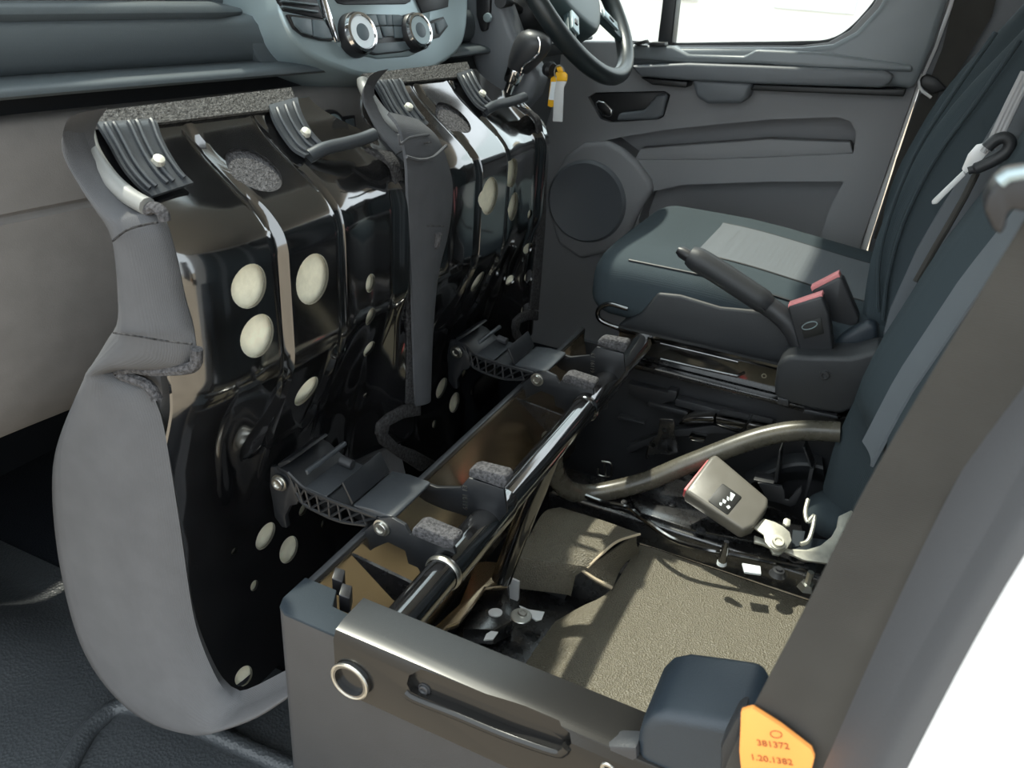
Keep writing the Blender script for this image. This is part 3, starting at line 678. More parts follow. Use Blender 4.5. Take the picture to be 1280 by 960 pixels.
rings(bm, rs); obj('lower_roll', bm, 'seat_dark', pb, sharp=70)

# ================================================================== strap with hook on the backrest edge
st = thing('pull_strap', 'pale woven pull strap through a dark hook with white plastic tag', 'strap', W(1215, 210, 0, .80))
zs = zm(1080, 60, 3.84)
bm = B(); pth = WX(zs([(800, 100), (720, 260), (640, 430), (600, 490)]), .76)
for i in range(len(pth) - 1):
    pass
for o_ in (-.0045, .0015, .0075):
    tube(bm, [p + Vector((0, o_ * .8, -o_ * .5)) for p in pth], .0038, 8)
obj('cord', bm, 'webbing_pale', st)
bm = B(); tube(bm, cr(WX(zs([(500, 590), (560, 570), (640, 530), (690, 490), (700, 450), (670, 430), (620, 450), (590, 480)]), .755), 5), [.005] * 3 + [.0075] * 33, 10); obj('hook', bm, 'cover_black', st)
bm = B(); prism(bm, WX(zs([(470, 580), (500, 510), (540, 465), (590, 455), (600, 500), (560, 545), (500, 595), (480, 610)]), .768), (.004, 0, 0), .001); tg = obj('tag_head', bm, 'white_paint', st)
bm = B(); prism(bm, WX(zs([(475, 590), (490, 610), (350, 750), (325, 752), (325, 735)]), .764), (.006, 0, 0), .0015); obj('tag_tail', bm, 'clear_plastic', st)
bm = B(); tube(bm, WX(zs([(540, 600), (480, 720), (400, 860), (340, 960), (250, 1120)]), .79), .0045, 8); obj('lower_cord', bm, 'webbing', st)

# ================================================================== near belt, guide and pillar
nb_ = thing('passenger_seat_belt', 'wide grey-brown passenger seat belt with orange tag hanging by the door pillar', 'seat belt', (-.06, -.36, .10))
lft = [(1300, 240), (1270, 292), (1228, 360), (1150, 490), (1073, 625), (1010, 752), (940, 886), (910, 950), (890, 1010)]
rgt = [(1460, 330), (1420, 390), (1380, 440), (1310, 540), (1235, 650), (1160, 790), (1078, 902), (1040, 980), (1020, 1060)]
lx = [-.125, -.12, -.115, -.105, -.095, -.085, -.075, -.07, -.065]
rows = []
for (a, b_, x) in zip(lft, rgt, lx):
    pa = W(*a, 0, x); pq = W(*b_, 0, x - .004)
    rows.append([pa.lerp(pq, k / 8) + Vector((.0025 * math.sin(k / 8 * math.pi), 0, 0)) for k in range(9)])
rows = [list(c) for c in zip(*[cr(c, 5) for c in zip(*rows)])]
bm = B(); grid(bm, rows, .0016); obj('webbing', bm, 'webbing', nb_)
tp = [(926, 890), (940, 886), (975, 908), (1014, 938), (1018, 948), (1005, 1000), (930, 1000), (924, 940)]
TX = -.083
bm = B(); prism(bm, WX(tp, TX), (.004, 0, 0), .0008); tg = obj('orange_tag', bm, 'orange_tag', nb_, label='orange printed tag')
a = W(940, 920, 0, TX - .0004); ux = W(990, 926, 0, TX - .0004) - a; uy = W(950, 900, 0, TX) - W(947, 960, 0, TX)
text('381372', .0062, W(966, 931, 0, TX - .0003), ux, uy, 'tag_ink', tg, depth=.0002)
text('1.20.1382', .0062, W(964, 950, 0, TX - .0003), ux, uy, 'tag_ink', tg, depth=.0002)
ec = W(970, 918, 0, TX - .0003); 
bm = B(); tube(bm, [ec + ux.normalized() * math.cos(a_) * .0032 + uy.normalized() * math.sin(a_) * .0026 for a_ in [2 * math.pi * k / 20 for k in range(20)]], .0003, 5, True); obj('printed_ring', bm, 'tag_ink', tg)
bm = B(); prism(bm, WX([(900, 935), (918, 900), (930, 893), (932, 1000), (900, 1000)], -.06), (.02, 0, 0), .003); obj('stitched_end', bm, 'cover_black', nb_)
gd = thing('belt_guide', 'dark curved belt guide near the top of the passenger belt', 'belt guide', W(1260, 290, 0, -.14))
bm = B(); gpts = zs([(575, 780), (590, 720), (640, 650), (690, 615), (780, 600), (900, 620), (900, 760), (780, 790), (715, 775), (690, 800), (680, 860), (655, 900), (620, 870)])
prism(bm, WX(gpts, -.14), (.02, 0, 0), .004, 3); obj('shell', bm, 'vent_black', gd)
bm = B(); tube(bm, WX(zs([(650, 645), (695, 612), (780, 598), (900, 618)]), -.141), .0022, 8); obj('rim', bm, 'bezel', gd)
# near pillar: trim and painted body
pil = thing('trim_4', 'grey plastic pillar trim with white painted body edge beside the belt', None, (-.14, -.45, FZ), kind='structure')
def ruled(l, r, xl, xr, n=10, th=.004, bulge=0):
    rows = []
    for (a, b_) in zip(l, r):
        pa = W(*a, 0, xl); pq = W(*b_, 0, xr); rows.append([pa.lerp(pq, k / n) + Vector((-bulge * math.sin(math.pi * k / n), 0, 0)) for k in range(n + 1)])
    rows = [list(c) for c in zip(*[cr(c, 4) for c in zip(*rows)])]
    b = B(); grid(b, rows, th); return b
eA = [(1420, 250), (1330, 400), (1215, 590), (1130, 760), (1040, 960), (1000, 1060)]
eB = [(1480, 300), (1370, 450), (1262, 640), (1170, 800), (1085, 960), (1050, 1060)]
eC = [(1560, 330), (1440, 480), (1310, 660), (1225, 800), (1140, 960), (1090, 1060)]
eD = [(1760, 500), (1640, 650), (1500, 800), (1430, 930), (1380, 1060), (1340, 1160)]
obj('inner_trim', ruled(eA, eB, -.10, -.135, 6, .004, .004), 'pillar_trim', pil)
obj('outer_trim', ruled(eB, eC, -.135, -.15, 6, .004, .008), 'pillar_trim', pil)
obj('painted_body', ruled(eC, eD, -.152, -.19, 10, .004, .01), 'white_paint', pil)
# ================================================================== folding seats (flipped up against the dashboard)
ZK = [-.24, -.20, -.1, 0, .08, .17, .19, .325, .345, .41, .455]
YK = [.255, .262, .272, .262, .24, .206, .2, .2, .212, .300, .335]
ZK = [-.30] + ZK; YK = [.235] + YK
def base_y(z): return sum(lerp(ZK, YK, z + d) for d in (-.014, -.007, 0, .007, .014)) / 5
def pan_y(u, z):
    y = base_y(z)
    gz = sstep(.075, .10, z) * sstep(.425, .405, z)
    for g0 in (.125, .225): y += .005 * math.exp(-((u - g0) / .0055) ** 4) * gz
    y -= .003 * sstep(.128, .134, u) * sstep(.222, .216, u) * sstep(-.02, .05, z) * 1.0
    y += .034 * max(0, 1 - u / .095) ** 2.2 * (1 - .5 * sstep(.36, .44, z))
    y += .006 * sstep(.235, .30, u) * sstep(.42, .36, z)
    y -= .012 * math.exp(-((u - .357) / .012) ** 2) * sstep(.40, .34, z) * sstep(-.05, .05, z)
    # low beads and the diagonal fold
    for g0 in (.115, .20): y -= .007 * math.exp(-((u - g0 + (z - .1) * -.12) / .006) ** 2) * sstep(.185, .165, z) * sstep(.06, .08, z)
    y += .014 * math.exp(-((u - .06 - (.19 - z) * .25) / .03) ** 2) * sstep(.20, .10, z) * sstep(-.05, .05, z)
    y -= .010 * math.exp(-((u - .30) / .03) ** 2) * sstep(.14, .06, z) * sstep(-.12, -.02, z)
    k = sstep(.31, .39, u) * sstep(.21, .15, z) * sstep(-.10, -.03, z); y += (.209 - y) * k
    y += .010 * sstep(.395, .42, u)
    return y
z5 = zm(320, 540, 3.765); zh = zm(520, 370, 4.571); z1 = zm(0, 0, 3.2); z2 = zm(320, 0, 3.2)
def on_pan(px, py, x0): return op(px, py, 0, x0)
def op(px, py, off=.004, x0=.04):
    y = .25
    for _ in range(40):
        p = W(px, py, 1, y); y = .7 * y + .3 * (pan_y(max(0, min(.42, p.x - x0)), max(-.265, min(.455, p.z))) - off)
    return W(px, py, 1, y)
side_out = [(100, 141), (88, 160), (84, 182), (98, 215), (120, 255), (140, 288), (146, 320), (148, 370), (146, 405), (134, 425), (108, 470), (82, 525), (68, 570), (65, 610), (68, 660), (76, 715), (90, 775), (108, 822), (135, 862), (168, 893), (205, 911), (248, 918), (290, 908), (330, 892), (375, 862)]
side_in = [(372, 846), (310, 876), (290, 872), (272, 850), (252, 805), (240, 760), (226, 665), (214, 588), (204, 530), (194, 500), (184, 482), (160, 470), (150, 462), (176, 458), (205, 462), (240, 458), (246, 440), (240, 405), (232, 380), (222, 330), (207, 280), (195, 262), (180, 262), (150, 240), (115, 195), (105, 165)]
def folding_seat(x0, label, holes, group=None):
    dx = x0 - .04; D = Vector((dx, 0, 0))
    S = thing('folding_seat', label, 'folding seat', (x0 + .2, .30, FZ), group)
    # ---- pressed steel pan
    nu, nz = 110, 136; bm = B(); F = []; K = []
    for i in range(nz + 1):
        z = -.265 + .693 * i / nz
        w0 = .0 + .02 * sstep(.39, .43, z); w1 = .42 - .095 * sstep(.35, .43, z)
        us = [w0 + (w1 - w0) * k / nu for k in range(nu + 1)]
        F.append([Vector((x0 + u, pan_y(u, z), z)) for u in us]); K.append([Vector((x0 + u, pan_y(u, z) + .0035, z)) for u in us])
    rs = [f_ + k_[::-1] for f_, k_ in zip(F, K)]
    rings(bm, rs)
    pan = obj('pan', bm, 'gloss_black', S, sharp=45)
    cuts = []
    for px, py, r in holes:
        p = on_pan(px, py, x0); s = (base_y(p.z + .01) - base_y(p.z - .01)) / .02
        n = Vector((0, -1, s)).normalized(); nb = B(); lathe(nb, [(r, .03), (r, -.03)], p, n, 28); cuts.append(nb)
    boolean(pan, cuts)
    # ---- foam block behind the pan (shows through the holes) and fabric cushion
    rows = []
    for i in range(40):
        z = -.255 + .585 * i / 39; rows.append([Vector((x0 + .025 + .35 * k / 30, pan_y(.025 + .35 * k / 30, z) + .011, z)) for k in range(31)])
    bm = B(); grid(bm, rows, .02, False); obj('foam', bm, 'foam', S)
    rows = []
    for i in range(12):
        z = .33 + .085 * i / 11; rows.append([Vector((x0 + .06 + .22 * k / 40, pan_y(.06 + .22 * k / 40, z) + .0085, z)) for k in range(41)])
    bm = B(); grid(bm, rows, .001, False); obj('felt_liner', bm, 'felt_grey', S)
    out = [W(*p, 0, .022) for p in side_out]; inn = [W(*p, 0, .04) for p in side_in]
    # cushion body between both side covers
    bm = B(); bo_ = [p + Vector((.05 - .022, 0, 0)) for p in out]
    prof = [Vector((0, max(p.y, base_y(p.z) + .03), p.z - .012 * sstep(.38, .45, p.z))) for p in bo_ if p.z < .385] + [Vector((0, base_y(z) + .05, z)) for z in (-.19, -.1, 0, .1, .2, .3, .36)]
    rs = []
    for xx, sc_k in ((.045, .97), (.06, .99), (.10, 1.0), (.38, 1.0), (.42, .985), (.43, .96)):
        c = Vector((0, .32, .08)); rs.append([Vector((xx, c.y + (p.y - c.y) * sc_k, c.z + (p.z - c.z) * sc_k)) + D for p in prof])
    rings(bm, rs); obj('cushion', bm, 'fabric_grey', S, sharp=60)
    # near side cover: rounded skin from the outer edge over to the pan edge
    bm = B(); sm_o = out; N = 60
    def resample(P, n):
        L = [0]
        for a, b_ in zip(P, P[1:]): L.append(L[-1] + (b_ - a).length)
        return [Vector([lerp(L, [p[j] for p in P], L[-1] * k / n) for j in range(3)]) for k in range(n + 1)]
    oo = cr(out, 4); ii = cr(inn[::-1], 3); M_ = 90
    # pair both borders by image height so that rows cross the cover
    so_ = resample(oo, M_)
    si_ = []
    si_all = resample(ii, 400); so_all = resample(oo, 400)
    Lr = []
    # key pairs (outer index fraction -> inner index fraction) follow the seams
    ko = [0, 3 / 24, 5 / 24, 8 / 24, 10 / 24, 14 / 24, 17 / 24, 20 / 24, 22 / 24, 1]
    def frac(P, A, B_):  # fraction along B_ nearest to the point P
        return min(range(len(B_)), key=lambda q: (B_[q] - P).length) / (len(B_) - 1)
    fo = [frac(W(*side_out[q], 0, .022), out, so_all) for q in (0, 3, 5, 8, 10, 12, 15, 18, 21, 24)]
    fi = [frac(W(*p, 0, .04), inn, si_all) for p in ((105, 165), (150, 240), (195, 262), (246, 440), (160, 470), (194, 500), (226, 665), (240, 760), (290, 872), (372, 846))]
    rows = []
    for k in range(M_ + 1):
        t = k / M_; a = so_all[int(round(lerp(ko_, fo, t) * 400))] if False else so_all[min(400, int(round(lerp([j / 9 for j in range(10)], fo, t) * 400)))]
        b_ = si_all[min(400, int(round(lerp([j / 9 for j in range(10)], fi, t) * 400)))]
        r_ = []
        for q in range(11):
            s = q / 10; p = a.lerp(b_, s)
            bul = .016 * math.sin(math.pi * min(1, s * 1.0)) ** .6
            p = p + Vector((-bul, 0, 0)); r_.append(p + D)
        r0 = a + Vector((.03, .004, 0)) + D
        r_.insert(0, r0); r_.append(b_ + Vector((.012, .012, 0)) + D)
        rows.append(r_)
    grid(bm, rows, 0); cov = obj('side_cover', bm, 'fabric_grey', S, sharp=80)
    # frayed felt edge along the notch, seams
    bm = B(); tube(bm, cr([W(*p, 0, .033) + D for p in ((246, 436), (244, 456), (225, 462), (190, 463), (165, 460), (148, 466), (168, 474), (186, 482), (197, 500))], 4), .0055, 8); obj('frayed_edge', bm, 'felt_grey', cov)
    bm = B(); tube(bm, cr([W(*p, 0, .034) + D for p in ((183, 263), (193, 259), (203, 266), (206, 276))], 4), .005, 8); obj('frayed_edge', bm, 'felt_grey', cov)
    for pp in (((141, 301), (158, 288), (180, 281), (197, 278)), ((142, 416), (170, 420), (205, 426), (240, 430))):
        bm = B(); tube(bm, cr([W(*p, 0, .0085) + D for p in pp], 5), .0010, 6); obj('seam', bm, 'felt', cov)
    # felt strip along the top
    rows = []
    for (a, b_, y) in (((104, 141), (364, 109), .338), ((116, 148), (367, 117), .328), ((140, 160), (371, 133), .316)):
        rows.append([op(a[0] + (b_[0] - a[0]) * k / 24, a[1] + (b_[1] - a[1]) * k / 24, .007) + D for k in range(25)])
    bm = B(); grid(bm, rows, .005, True); obj('felt_strip', bm, 'felt_light', S, label='dark felt strip along the pan edge')
    # felt binding down the right edge and its folded tail
    rows = []
    for (a, b_, y) in (((458, 184), (490, 190), .235), ((487, 205), (500, 205), .212), ((496, 240), (512, 245), .208), ((506, 300), (521, 300), .206), ((509, 360), (526, 358), .206), ((510, 430), (527, 430), .208), ((508, 505), (527, 503), .210)):
        pa = W(*a, 1, y); pq = W(*b_, 1, y); rows.append([pa, pa.lerp(pq, .5) + Vector((0, -.003, 0)), pq])
    rows = [[p + D for p in c] for c in zip(*[cr(c, 5) for c in zip(*rows)])]
    bm = B(); grid(bm, rows, .005, True); fb = obj('felt_binding', bm, 'felt', S)
    for P_ in ([(527, 505), (527, 520), (505, 524), (488, 533), (486, 545), (473, 545), (475, 530), (488, 518), (508, 507)], [(473, 540), (486, 542), (500, 556), (520, 563), (546, 577), (528, 590), (500, 572), (478, 556)]):
        bm = B(); prism(bm, [W(*p, 1, .205) + D for p in P_], (0, .008, 0), .003); obj('felt_tail', bm, 'felt', fb)
    # fabric cover on the far side
    bm = B(); rs = []
    prof2 = [Vector((0, max(p.y, base_y(p.z) + .03), p.z - .012 * sstep(.38, .45, p.z))) for p in out if p.z < .385] + [Vector((0, base_y(z) + .05, z)) for z in (-.19, -.1, 0, .1, .2, .3, .36)]
    for xx, sck in ((.425, 1.0), (.44, .99), (.447, .96)):
        c = Vector((0, .32, .08)); rs.append([Vector((xx, c.y + (p.y - c.y) * sck, c.z + (p.z - c.z) * sck)) + D for p in prof2])
    rings(bm, rs); obj('side_panel', bm, 'fabric_grey', S, sharp=60)
    # ---- trim clips on the front edge
    def clip(L, R_, ribs, arm, pale):
        rows = []
        for (a, b_, of) in zip(L, R_, (.008, .016, .018, .018, .017, .015)):
            pa = op(*a, of); pq = op(*b_, of); rows.append([pa.lerp(pq, k / 8) + D for k in range(9)])
        rows = [list(c) for c in zip(*[cr(c, 4) for c in zip(*rows)])]
        b = B(); grid(b, rows, .004, True); k_ = obj('trim_clip', b, 'clip_plastic', S)
        for f_ in ribs:
            j = int(round(f_ * 8)); j0 = min(7, int(f_ * 8)); tt = f_ * 8 - j0
            b = B(); pth = [r[j0].lerp(r[j0 + 1], tt) + Vector((0, -.001, .001)) for r in rows[3:-2]]
            tube(b, pth, .0024, 8); obj('rib', b, 'clip_plastic', k_)
        b = B(); rv = rows[13][5]; lathe(b, [(.002, .006), (.005, .005), (.006, 0)], rv + Vector((0, -.002, .002)), (-.2, -.6, .8), 14); obj('rivet', b, 'zinc', k_)
        b = B(); tube(b, cr([W(px, py, 1, y) + D for px, py, y in arm], 5), .0078, 10); obj('clip_arm', b, pale, k_)
    clip([(121, 152), (126, 160), (138, 180), (153, 207), (172, 230), (190, 245)], [(188, 148), (196, 152), (203, 172), (215, 195), (228, 214), (242, 228)], (.1, .24, .5, .64, .9),
         [(107, 152, .328), (108, 166, .322), (116, 192, .30), (136, 222, .275), (160, 244, .25), (184, 258, .225)], 'clip_pale')
    clip([(336, 131), (340, 142), (346, 155), (356, 171), (368, 186), (382, 194)], [(372, 121), (374, 130), (380, 146), (389, 162), (400, 175), (412, 184)], (.2, .5, .8),
         [(385, 196, .255), (405, 186, .25), (430, 180, .245), (452, 174, .24), (468, 168, .235)], 'clip_plastic')
    # ---- hinge arm in ribbed plastic
    HX = .17
    def hp(pts, x=HX): return [W(*p, 0, x) + D for p in z5(pts)]
    hg = obj('hinge_arm', prism(B(), hp([(95, 160), (150, 190), (215, 250), (290, 300), (420, 345), (560, 398), (640, 408), (640, 425), (560, 412), (420, 362), (280, 315), (200, 262), (140, 205), (95, 180)]), (.078, 0, 0), .001), 'hinge_plastic', S)
    top_e = cr([p for p in hp([(150, 190), (230, 265), (340, 315), (430, 350), (570, 402)])], 6); bot_e = cr([p for p in hp([(190, 285), (222, 335), (300, 380), (400, 420), (520, 438)])], 6)
    bm = B(); tube(bm, bot_e, .0022, 6); tube(bm, top_e, .0022, 6); n_ = len(top_e)
    for k in range(0, n_ - 3, 3):
        tube(bm, [top_e[k], bot_e[k + 3]], .0016, 5); tube(bm, [bot_e[k], top_e[k + 3]], .0016, 5)
    obj('lattice', bm, 'hinge_plastic', hg)
    for P_ in ([(225, 335), (245, 255), (300, 275), (390, 330), (410, 350), (230, 265)],):
        pass
    obj('plate', prism(B(), hp([(232, 258), (320, 298), (334, 300), (334, 308), (320, 306), (232, 266)]), (.075, 0, 0), .001), 'clip_plastic', hg)
    obj('plate', prism(B(), hp([(458, 342), (545, 362), (640, 398), (650, 410), (640, 425), (560, 395), (458, 352)]), (.08, 0, 0), .002), 'clip_plastic', hg)
    obj('divider', prism(B(), hp([(400, 240), (408, 236), (458, 335), (450, 345)]), (.075, 0, 0), .0008), 'hinge_plastic', hg)
    obj('crossbar', prism(B(), hp([(225, 178), (240, 182), (248, 200), (236, 206)]), (.075, 0, 0), .0015), 'clip_plastic', hg)
    obj('web', prism(B(), hp([(100, 150), (150, 130), (165, 140), (110, 172)]), (.07, 0, 0), .001), 'hinge_plastic', hg)
    for (bx_, by_) in ((112, 238), (594, 448)):
        c = hp([(bx_, by_)], HX - .004)[0]
        bm = B(); bolt(bm, c, (-1, 0, 0), .0105); obj('bolt', bm, 'steel', hg)
    obj('pivot_plate', prism(B(), hp([(66, 165), (90, 165), (135, 200), (165, 240), (205, 320), (190, 345), (160, 350), (135, 400), (145, 455), (120, 450), (85, 400), (75, 330), (62, 260)]), (.008, 0, 0), .002), 'hinge_plastic', hg)
    bm = B(); tube(bm, hp([(400, 130), (430, 145), (455, 155)], HX + .06), .006, 10); obj('stop_pin', bm, 'black_plastic', hg)
    return S
H1 = [(313, 358, .022), (323, 420, .0225), (391, 349, .0275), (463, 354, .0115), (463, 396, .0115), (461, 436, .0115), (383, 489, .020), (332, 670, .0185), (361, 687, .0185), (379, 637, .009), (404, 655, .006), (318, 732, .007), (305, 845, .013), (318, 212, .030), (293, 689, .005), (457, 494, .004)]
s1 = folding_seat(.04, 'flipped-up folding seat with glossy black pan and frayed grey cover beside the door step', H1)
H2 = [(612, 245, .0275), (641, 216, .022), (642, 258, .0225), (552, 485, .0185), (568, 503, .0185), (581, 466, .011), (590, 490, .006), (543, 530, .007), (597, 352, .018), (637, 350, .010), (567, 147, .030), (662, 268, .008), (661, 311, .011), (661, 345, .012), (660, 387, .013), (660, 420, .013)]
s2 = folding_seat(.465, 'flipped-up folding seat with glossy black pan nearer the gear lever', H2)
rows = []
for (a, b_, y) in (((486, 140), (528, 150), .225), ((500, 160), (552, 172), .205), ((508, 200), (566, 208), .196), ((510, 240), (571, 240), .194), ((512, 290), (566, 290), .194), ((515, 345), (553, 345), .195), ((517, 420), (546, 420), .200), ((520, 508), (543, 500), .205)):
    pa = W(*a, 1, y); pq = W(*b_, 1, y); rows.append([pa.lerp(pq, k / 6) + Vector((0, -.004 * math.sin(math.pi * k / 6) + .006 * (k / 6) ** 4, 0)) for k in range(7)])
rows = [list(c) for c in zip(*[cr(c, 5) for c in zip(*rows)])]
bm = B(); grid(bm, rows, .004, True); cs2 = obj('wrapped_cover', bm, 'fabric_shaded', s2)
bm = B(); tube(bm, cr([W(*p, 1, .188) for p in ((508, 196), (525, 200), (542, 196), (558, 182))], 5), .0022, 6); obj('fold', bm, 'fabric_shaded', cs2)
bm = B(); tube(bm, cr([W(*p, 1, .200) for p in ((498, 168), (500, 180), (512, 172), (536, 168))], 5), .0016, 6); obj('fold', bm, 'fabric_shaded', cs2)

RZ = .004
# ================================================================== seat base frame
fr0 = thing('bench_subframe', 'black steel seat base frame with cross tube, rails and hinge brackets', 'seat frame', (.43, -.1, FZ))
bm = B(); tube(bm, [(-.016, 0, 0), (.0, 0, 0), (.3, 0, 0), (.86, 0, 0)], .0187, 32, False, .18); obj('cross_tube', bm, 'gloss_black', fr0)
bm = B(); tube(bm, [(-.015, math.cos(a) * .0185, math.sin(a) * .0185) for a in [2 * math.pi * k / 32 for k in range(32)]], .0019, 8, True); obj('weld_ring', bm, 'steel', fr0)
def rail(name, xo, sx, y0, y1, zb, zt, fl, mt):
    prof = [(-.010, zb), (-.011, zt - .012), (-.007, zt - .003), (.005, zt), (fl, zt), (fl, zt - .004), (.005, zt - .005), (.001, zt - .014), (.001, zb)]
    rs = [[Vector((xo + sx * a, y, z)) for a, z in prof] for y in (y0, y0 - .002, (y0 + y1) / 2, y1)]
    b = B(); rings(b, rs); return obj(name, b, mt, fr0, sharp=50)
rl = rail('near_rail', 0, 1, .019, -.36, -.024, .050, .036, 'rail_paint')
z6 = zm(320, 660, 3.2)
sl_ = z6([(590, 640), (600, 605), (640, 590), (720, 620), (1000, 735), (1180, 810), (1240, 850), (1252, 880), (1235, 905), (1195, 905), (1000, 840), (800, 755), (640, 690), (605, 672)])
nb = B(); prism(nb, WX(sl_, -.016), (.0125, 0, 0)); boolean(rl, [nb])
bm = B(); prism(bm, WX(sl_, -.0036), (.006, 0, 0), .001); slot = obj('pressed_slot', bm, 'rail_paint', rl)
bm = B(); tube(bm, cr(WX(z6([(600, 655), (640, 682), (800, 745), (1000, 828), (1190, 893), (1232, 890), (1246, 872)]), -.0095), 5), .0045, 10); obj('bead', bm, 'rail_paint', rl)
bm = B(); bolt(bm, W(*z6([(675, 642)])[0], 0, -.0036), (-1, 0, 0), .006); obj('stud', bm, 'black_plastic', rl)
rf = rail('far_rail', .868, -1, .045, -.37, -.034, .020, .012, 'gloss_black')
zr = zm(690, 380, 3.459)
rf_s = zr([(455, 175), (470, 160), (800, 235), (830, 255), (835, 290), (800, 315), (470, 240), (450, 215)])
bm = B(); prism(bm, WX(rf_s, .872), (.012, 0, 0), .002); rs_ = obj('pressed_slot', bm, 'satin_black', rf)
bm = B(); tube(bm, WX(zr([(470, 170), (640, 210), (805, 250)]), .868), .004, 10); obj('bead', bm, 'gloss_black', rf)
bm = B(); tube(bm, WX(zr([(470, 238), (640, 276), (800, 312), (832, 295)]), .868), .003, 10); obj('bead', bm, 'gloss_black', rf)
bm = B(); bolt(bm, W(*zr([(918, 308)])[0], 0, .87), (-1, 0, 0), .006); obj('stud', bm, 'steel', rf)
bm = B(); lathe(bm, [(.004, .002), (.010, .0015), (.011, 0)], W(*zr([(882, 298)])[0], 0, .871), (-1, 0, 0), 18); obj('hole_boss', bm, 'vent_black', rf)
bm = B(); box(bm, (.845, -.36, -.046), (.872, .05, -.036), .002); obj('lower_flange', bm, 'satin_black', rf)
# hinge brackets, one pair per seat
for dx in (0, .425):
    D = Vector((dx, 0, 0))
    P_ = [W(*p, 0, .166) + D for p in z5([(425, 545), (480, 490), (540, 440), (580, 405), (640, 405), (700, 440), (725, 485), (740, 465), (930, 545), (955, 640), (900, 760), (800, 720), (760, 640), (715, 620), (700, 560), (620, 520), (560, 545), (500, 585), (480, 590)])]
    bm = B(); prism(bm, P_, (.005, 0, 0), .001); br = obj('hinge_bracket', bm, 'hinge_plastic', fr0)
    bm = B(); prism(bm, [W(*p, 0, .158) + D for p in z5([(728, 470), (740, 448), (770, 445), (925, 510), (935, 535), (920, 555), (880, 550), (735, 490)])], (.022, 0, 0), .003); obj('felt_pad', bm, 'felt_grey', br)
    P_ = [W(*p, 0, .252) + D for p in z5([(735, 250), (770, 232), (850, 262), (960, 262), (1000, 215), (1165, 270), (1180, 380), (1130, 440), (1000, 400), (880, 365), (800, 330), (745, 290)])]
    bm = B(); prism(bm, P_, (.005, 0, 0), .001); br = obj('hinge_bracket', bm, 'hinge_plastic', fr0)
    bm = B(); prism(bm, [W(*p, 0, .246) + D for p in z5([(995, 210), (1000, 178), (1030, 170), (1170, 205), (1182, 235), (1165, 272)])], (.02, 0, 0), .003); obj('felt_pad', bm, 'felt_grey', br)
    a = W(*z5([(985, 310)])[0], 0, 0.2513) + D
    text('61191 13', .009, a, W(*z5([(988, 280)])[0], 0, 0.2513) - W(*z5([(990, 365)])[0], 0, 0.2513), Vector((0, 1, .1)), 'steel', br, 'stamped_number', .0002)
    bm = B(); tube(bm, [(.15 + dx, 0, 0), (.165 + dx, 0, 0), (.29 + dx, 0, 0), (.305 + dx, 0, 0)], [.0195, .0215, .0215, .0195], 32); obj('sleeve', bm, 'gloss_black', fr0)
    bm = B(); lathe(bm, [(.019, 0), (.0215, .003), (.0218, .006), (.020, .010)], (.150 + dx, 0, 0), (1, 0, 0), 32); obj('weld_bead', bm, 'steel' if dx == 0 else 'gloss_black', fr0)
# support leg and bent tube
bm = B(); tube(bm, [(.455, 0, -.01), (.435, .02, -.1), (.418, .045, -.225)], .015, 24); obj('support_leg', bm, 'gloss_black', fr0)
bt = cr([W(px, py, 0, x) for px, py, x in ((690, 545, .60), (691, 575, .61), (697, 598, .63), (712, 613, .65), (740, 617, .675), (800, 604, .705), (860, 580, .735), (930, 553, .77), (975, 541, .79), (1010, 538, .80), (1050, 540, .805))], 6)
bm = B(); tube(bm, bt, .0165, 24); obj('bent_tube', bm, 'dusty_paint', fr0)
# front inner pressing and gussets
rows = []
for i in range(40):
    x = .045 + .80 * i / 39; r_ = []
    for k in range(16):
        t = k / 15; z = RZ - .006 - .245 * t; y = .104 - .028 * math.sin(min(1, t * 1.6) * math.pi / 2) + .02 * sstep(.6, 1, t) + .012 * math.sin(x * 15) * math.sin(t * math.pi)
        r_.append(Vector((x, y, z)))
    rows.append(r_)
bm = B(); grid(bm, rows, .003, False); fp = obj('front_pressing', bm, 'tan_reflection_metal', fr0)
for x in (.135, .56):
    bm = B(); prism(bm, [(x, .104, -.004), (x, .022, -.012), (x, .024, -.035), (x, .05, -.045)], (.004, 0, 0)); obj('gusset', bm, 'satin_black', fr0)
bm = B(); prism(bm, [(.012, .02, -.02), (.012, -.002, -.02), (.012, -.002, -.2), (.012, .02, -.2)], (.06, 0, 0), .002); obj('end_plate', bm, 'gloss_black', fr0)
bm = B(); prism(bm, [(.06, -.012, -.03), (.06, -.06, -.06), (.75, -.03, -.03), (.75, -.012, -.02)], (0, 0, -.004)); 
# long rear beam on the floor along the mat
bm = B(); zb0 = -.262; box(bm, (.648, -.46, zb0), (.735, .07, -.212), .008, 3); bea = obj('floor_beam', bm, 'satin_black', fr0)
bm = B(); tube(bm, cr(WZ([(640, 575), (690, 600), (745, 625), (785, 635), (806, 650), (850, 678), (930, 695), (1010, 712)], -.206), 5), .0045, 8); obj('beam_edge', bm, 'gloss_black', bea)
bm = B(); prism(bm, WZ([(775, 602), (850, 585), (1000, 648), (1010, 690), (860, 660), (800, 640)], -.205), (0, 0, -.008), .002); obj('beam_plate', bm, 'satin_black', bea)
for (px, py, r) in ((840, 630, .007), (876, 664, .008), (780, 628, .005), (945, 640, .006)):
    bm = B(); bolt(bm, W(px, py, 2, -.203), (-.15, 0, 1), r); obj('bolt', bm, 'black_plastic', bea)
bm = B(); c = W(903, 700, 2, -.2); tube(bm, [c + Vector((0, 0, -.01)), c + Vector((.0, 0, .02)), c + Vector((0, 0, .035))], [.007, .006, .004], 12); pn = obj('locating_pin', bm, 'gloss_black', bea)
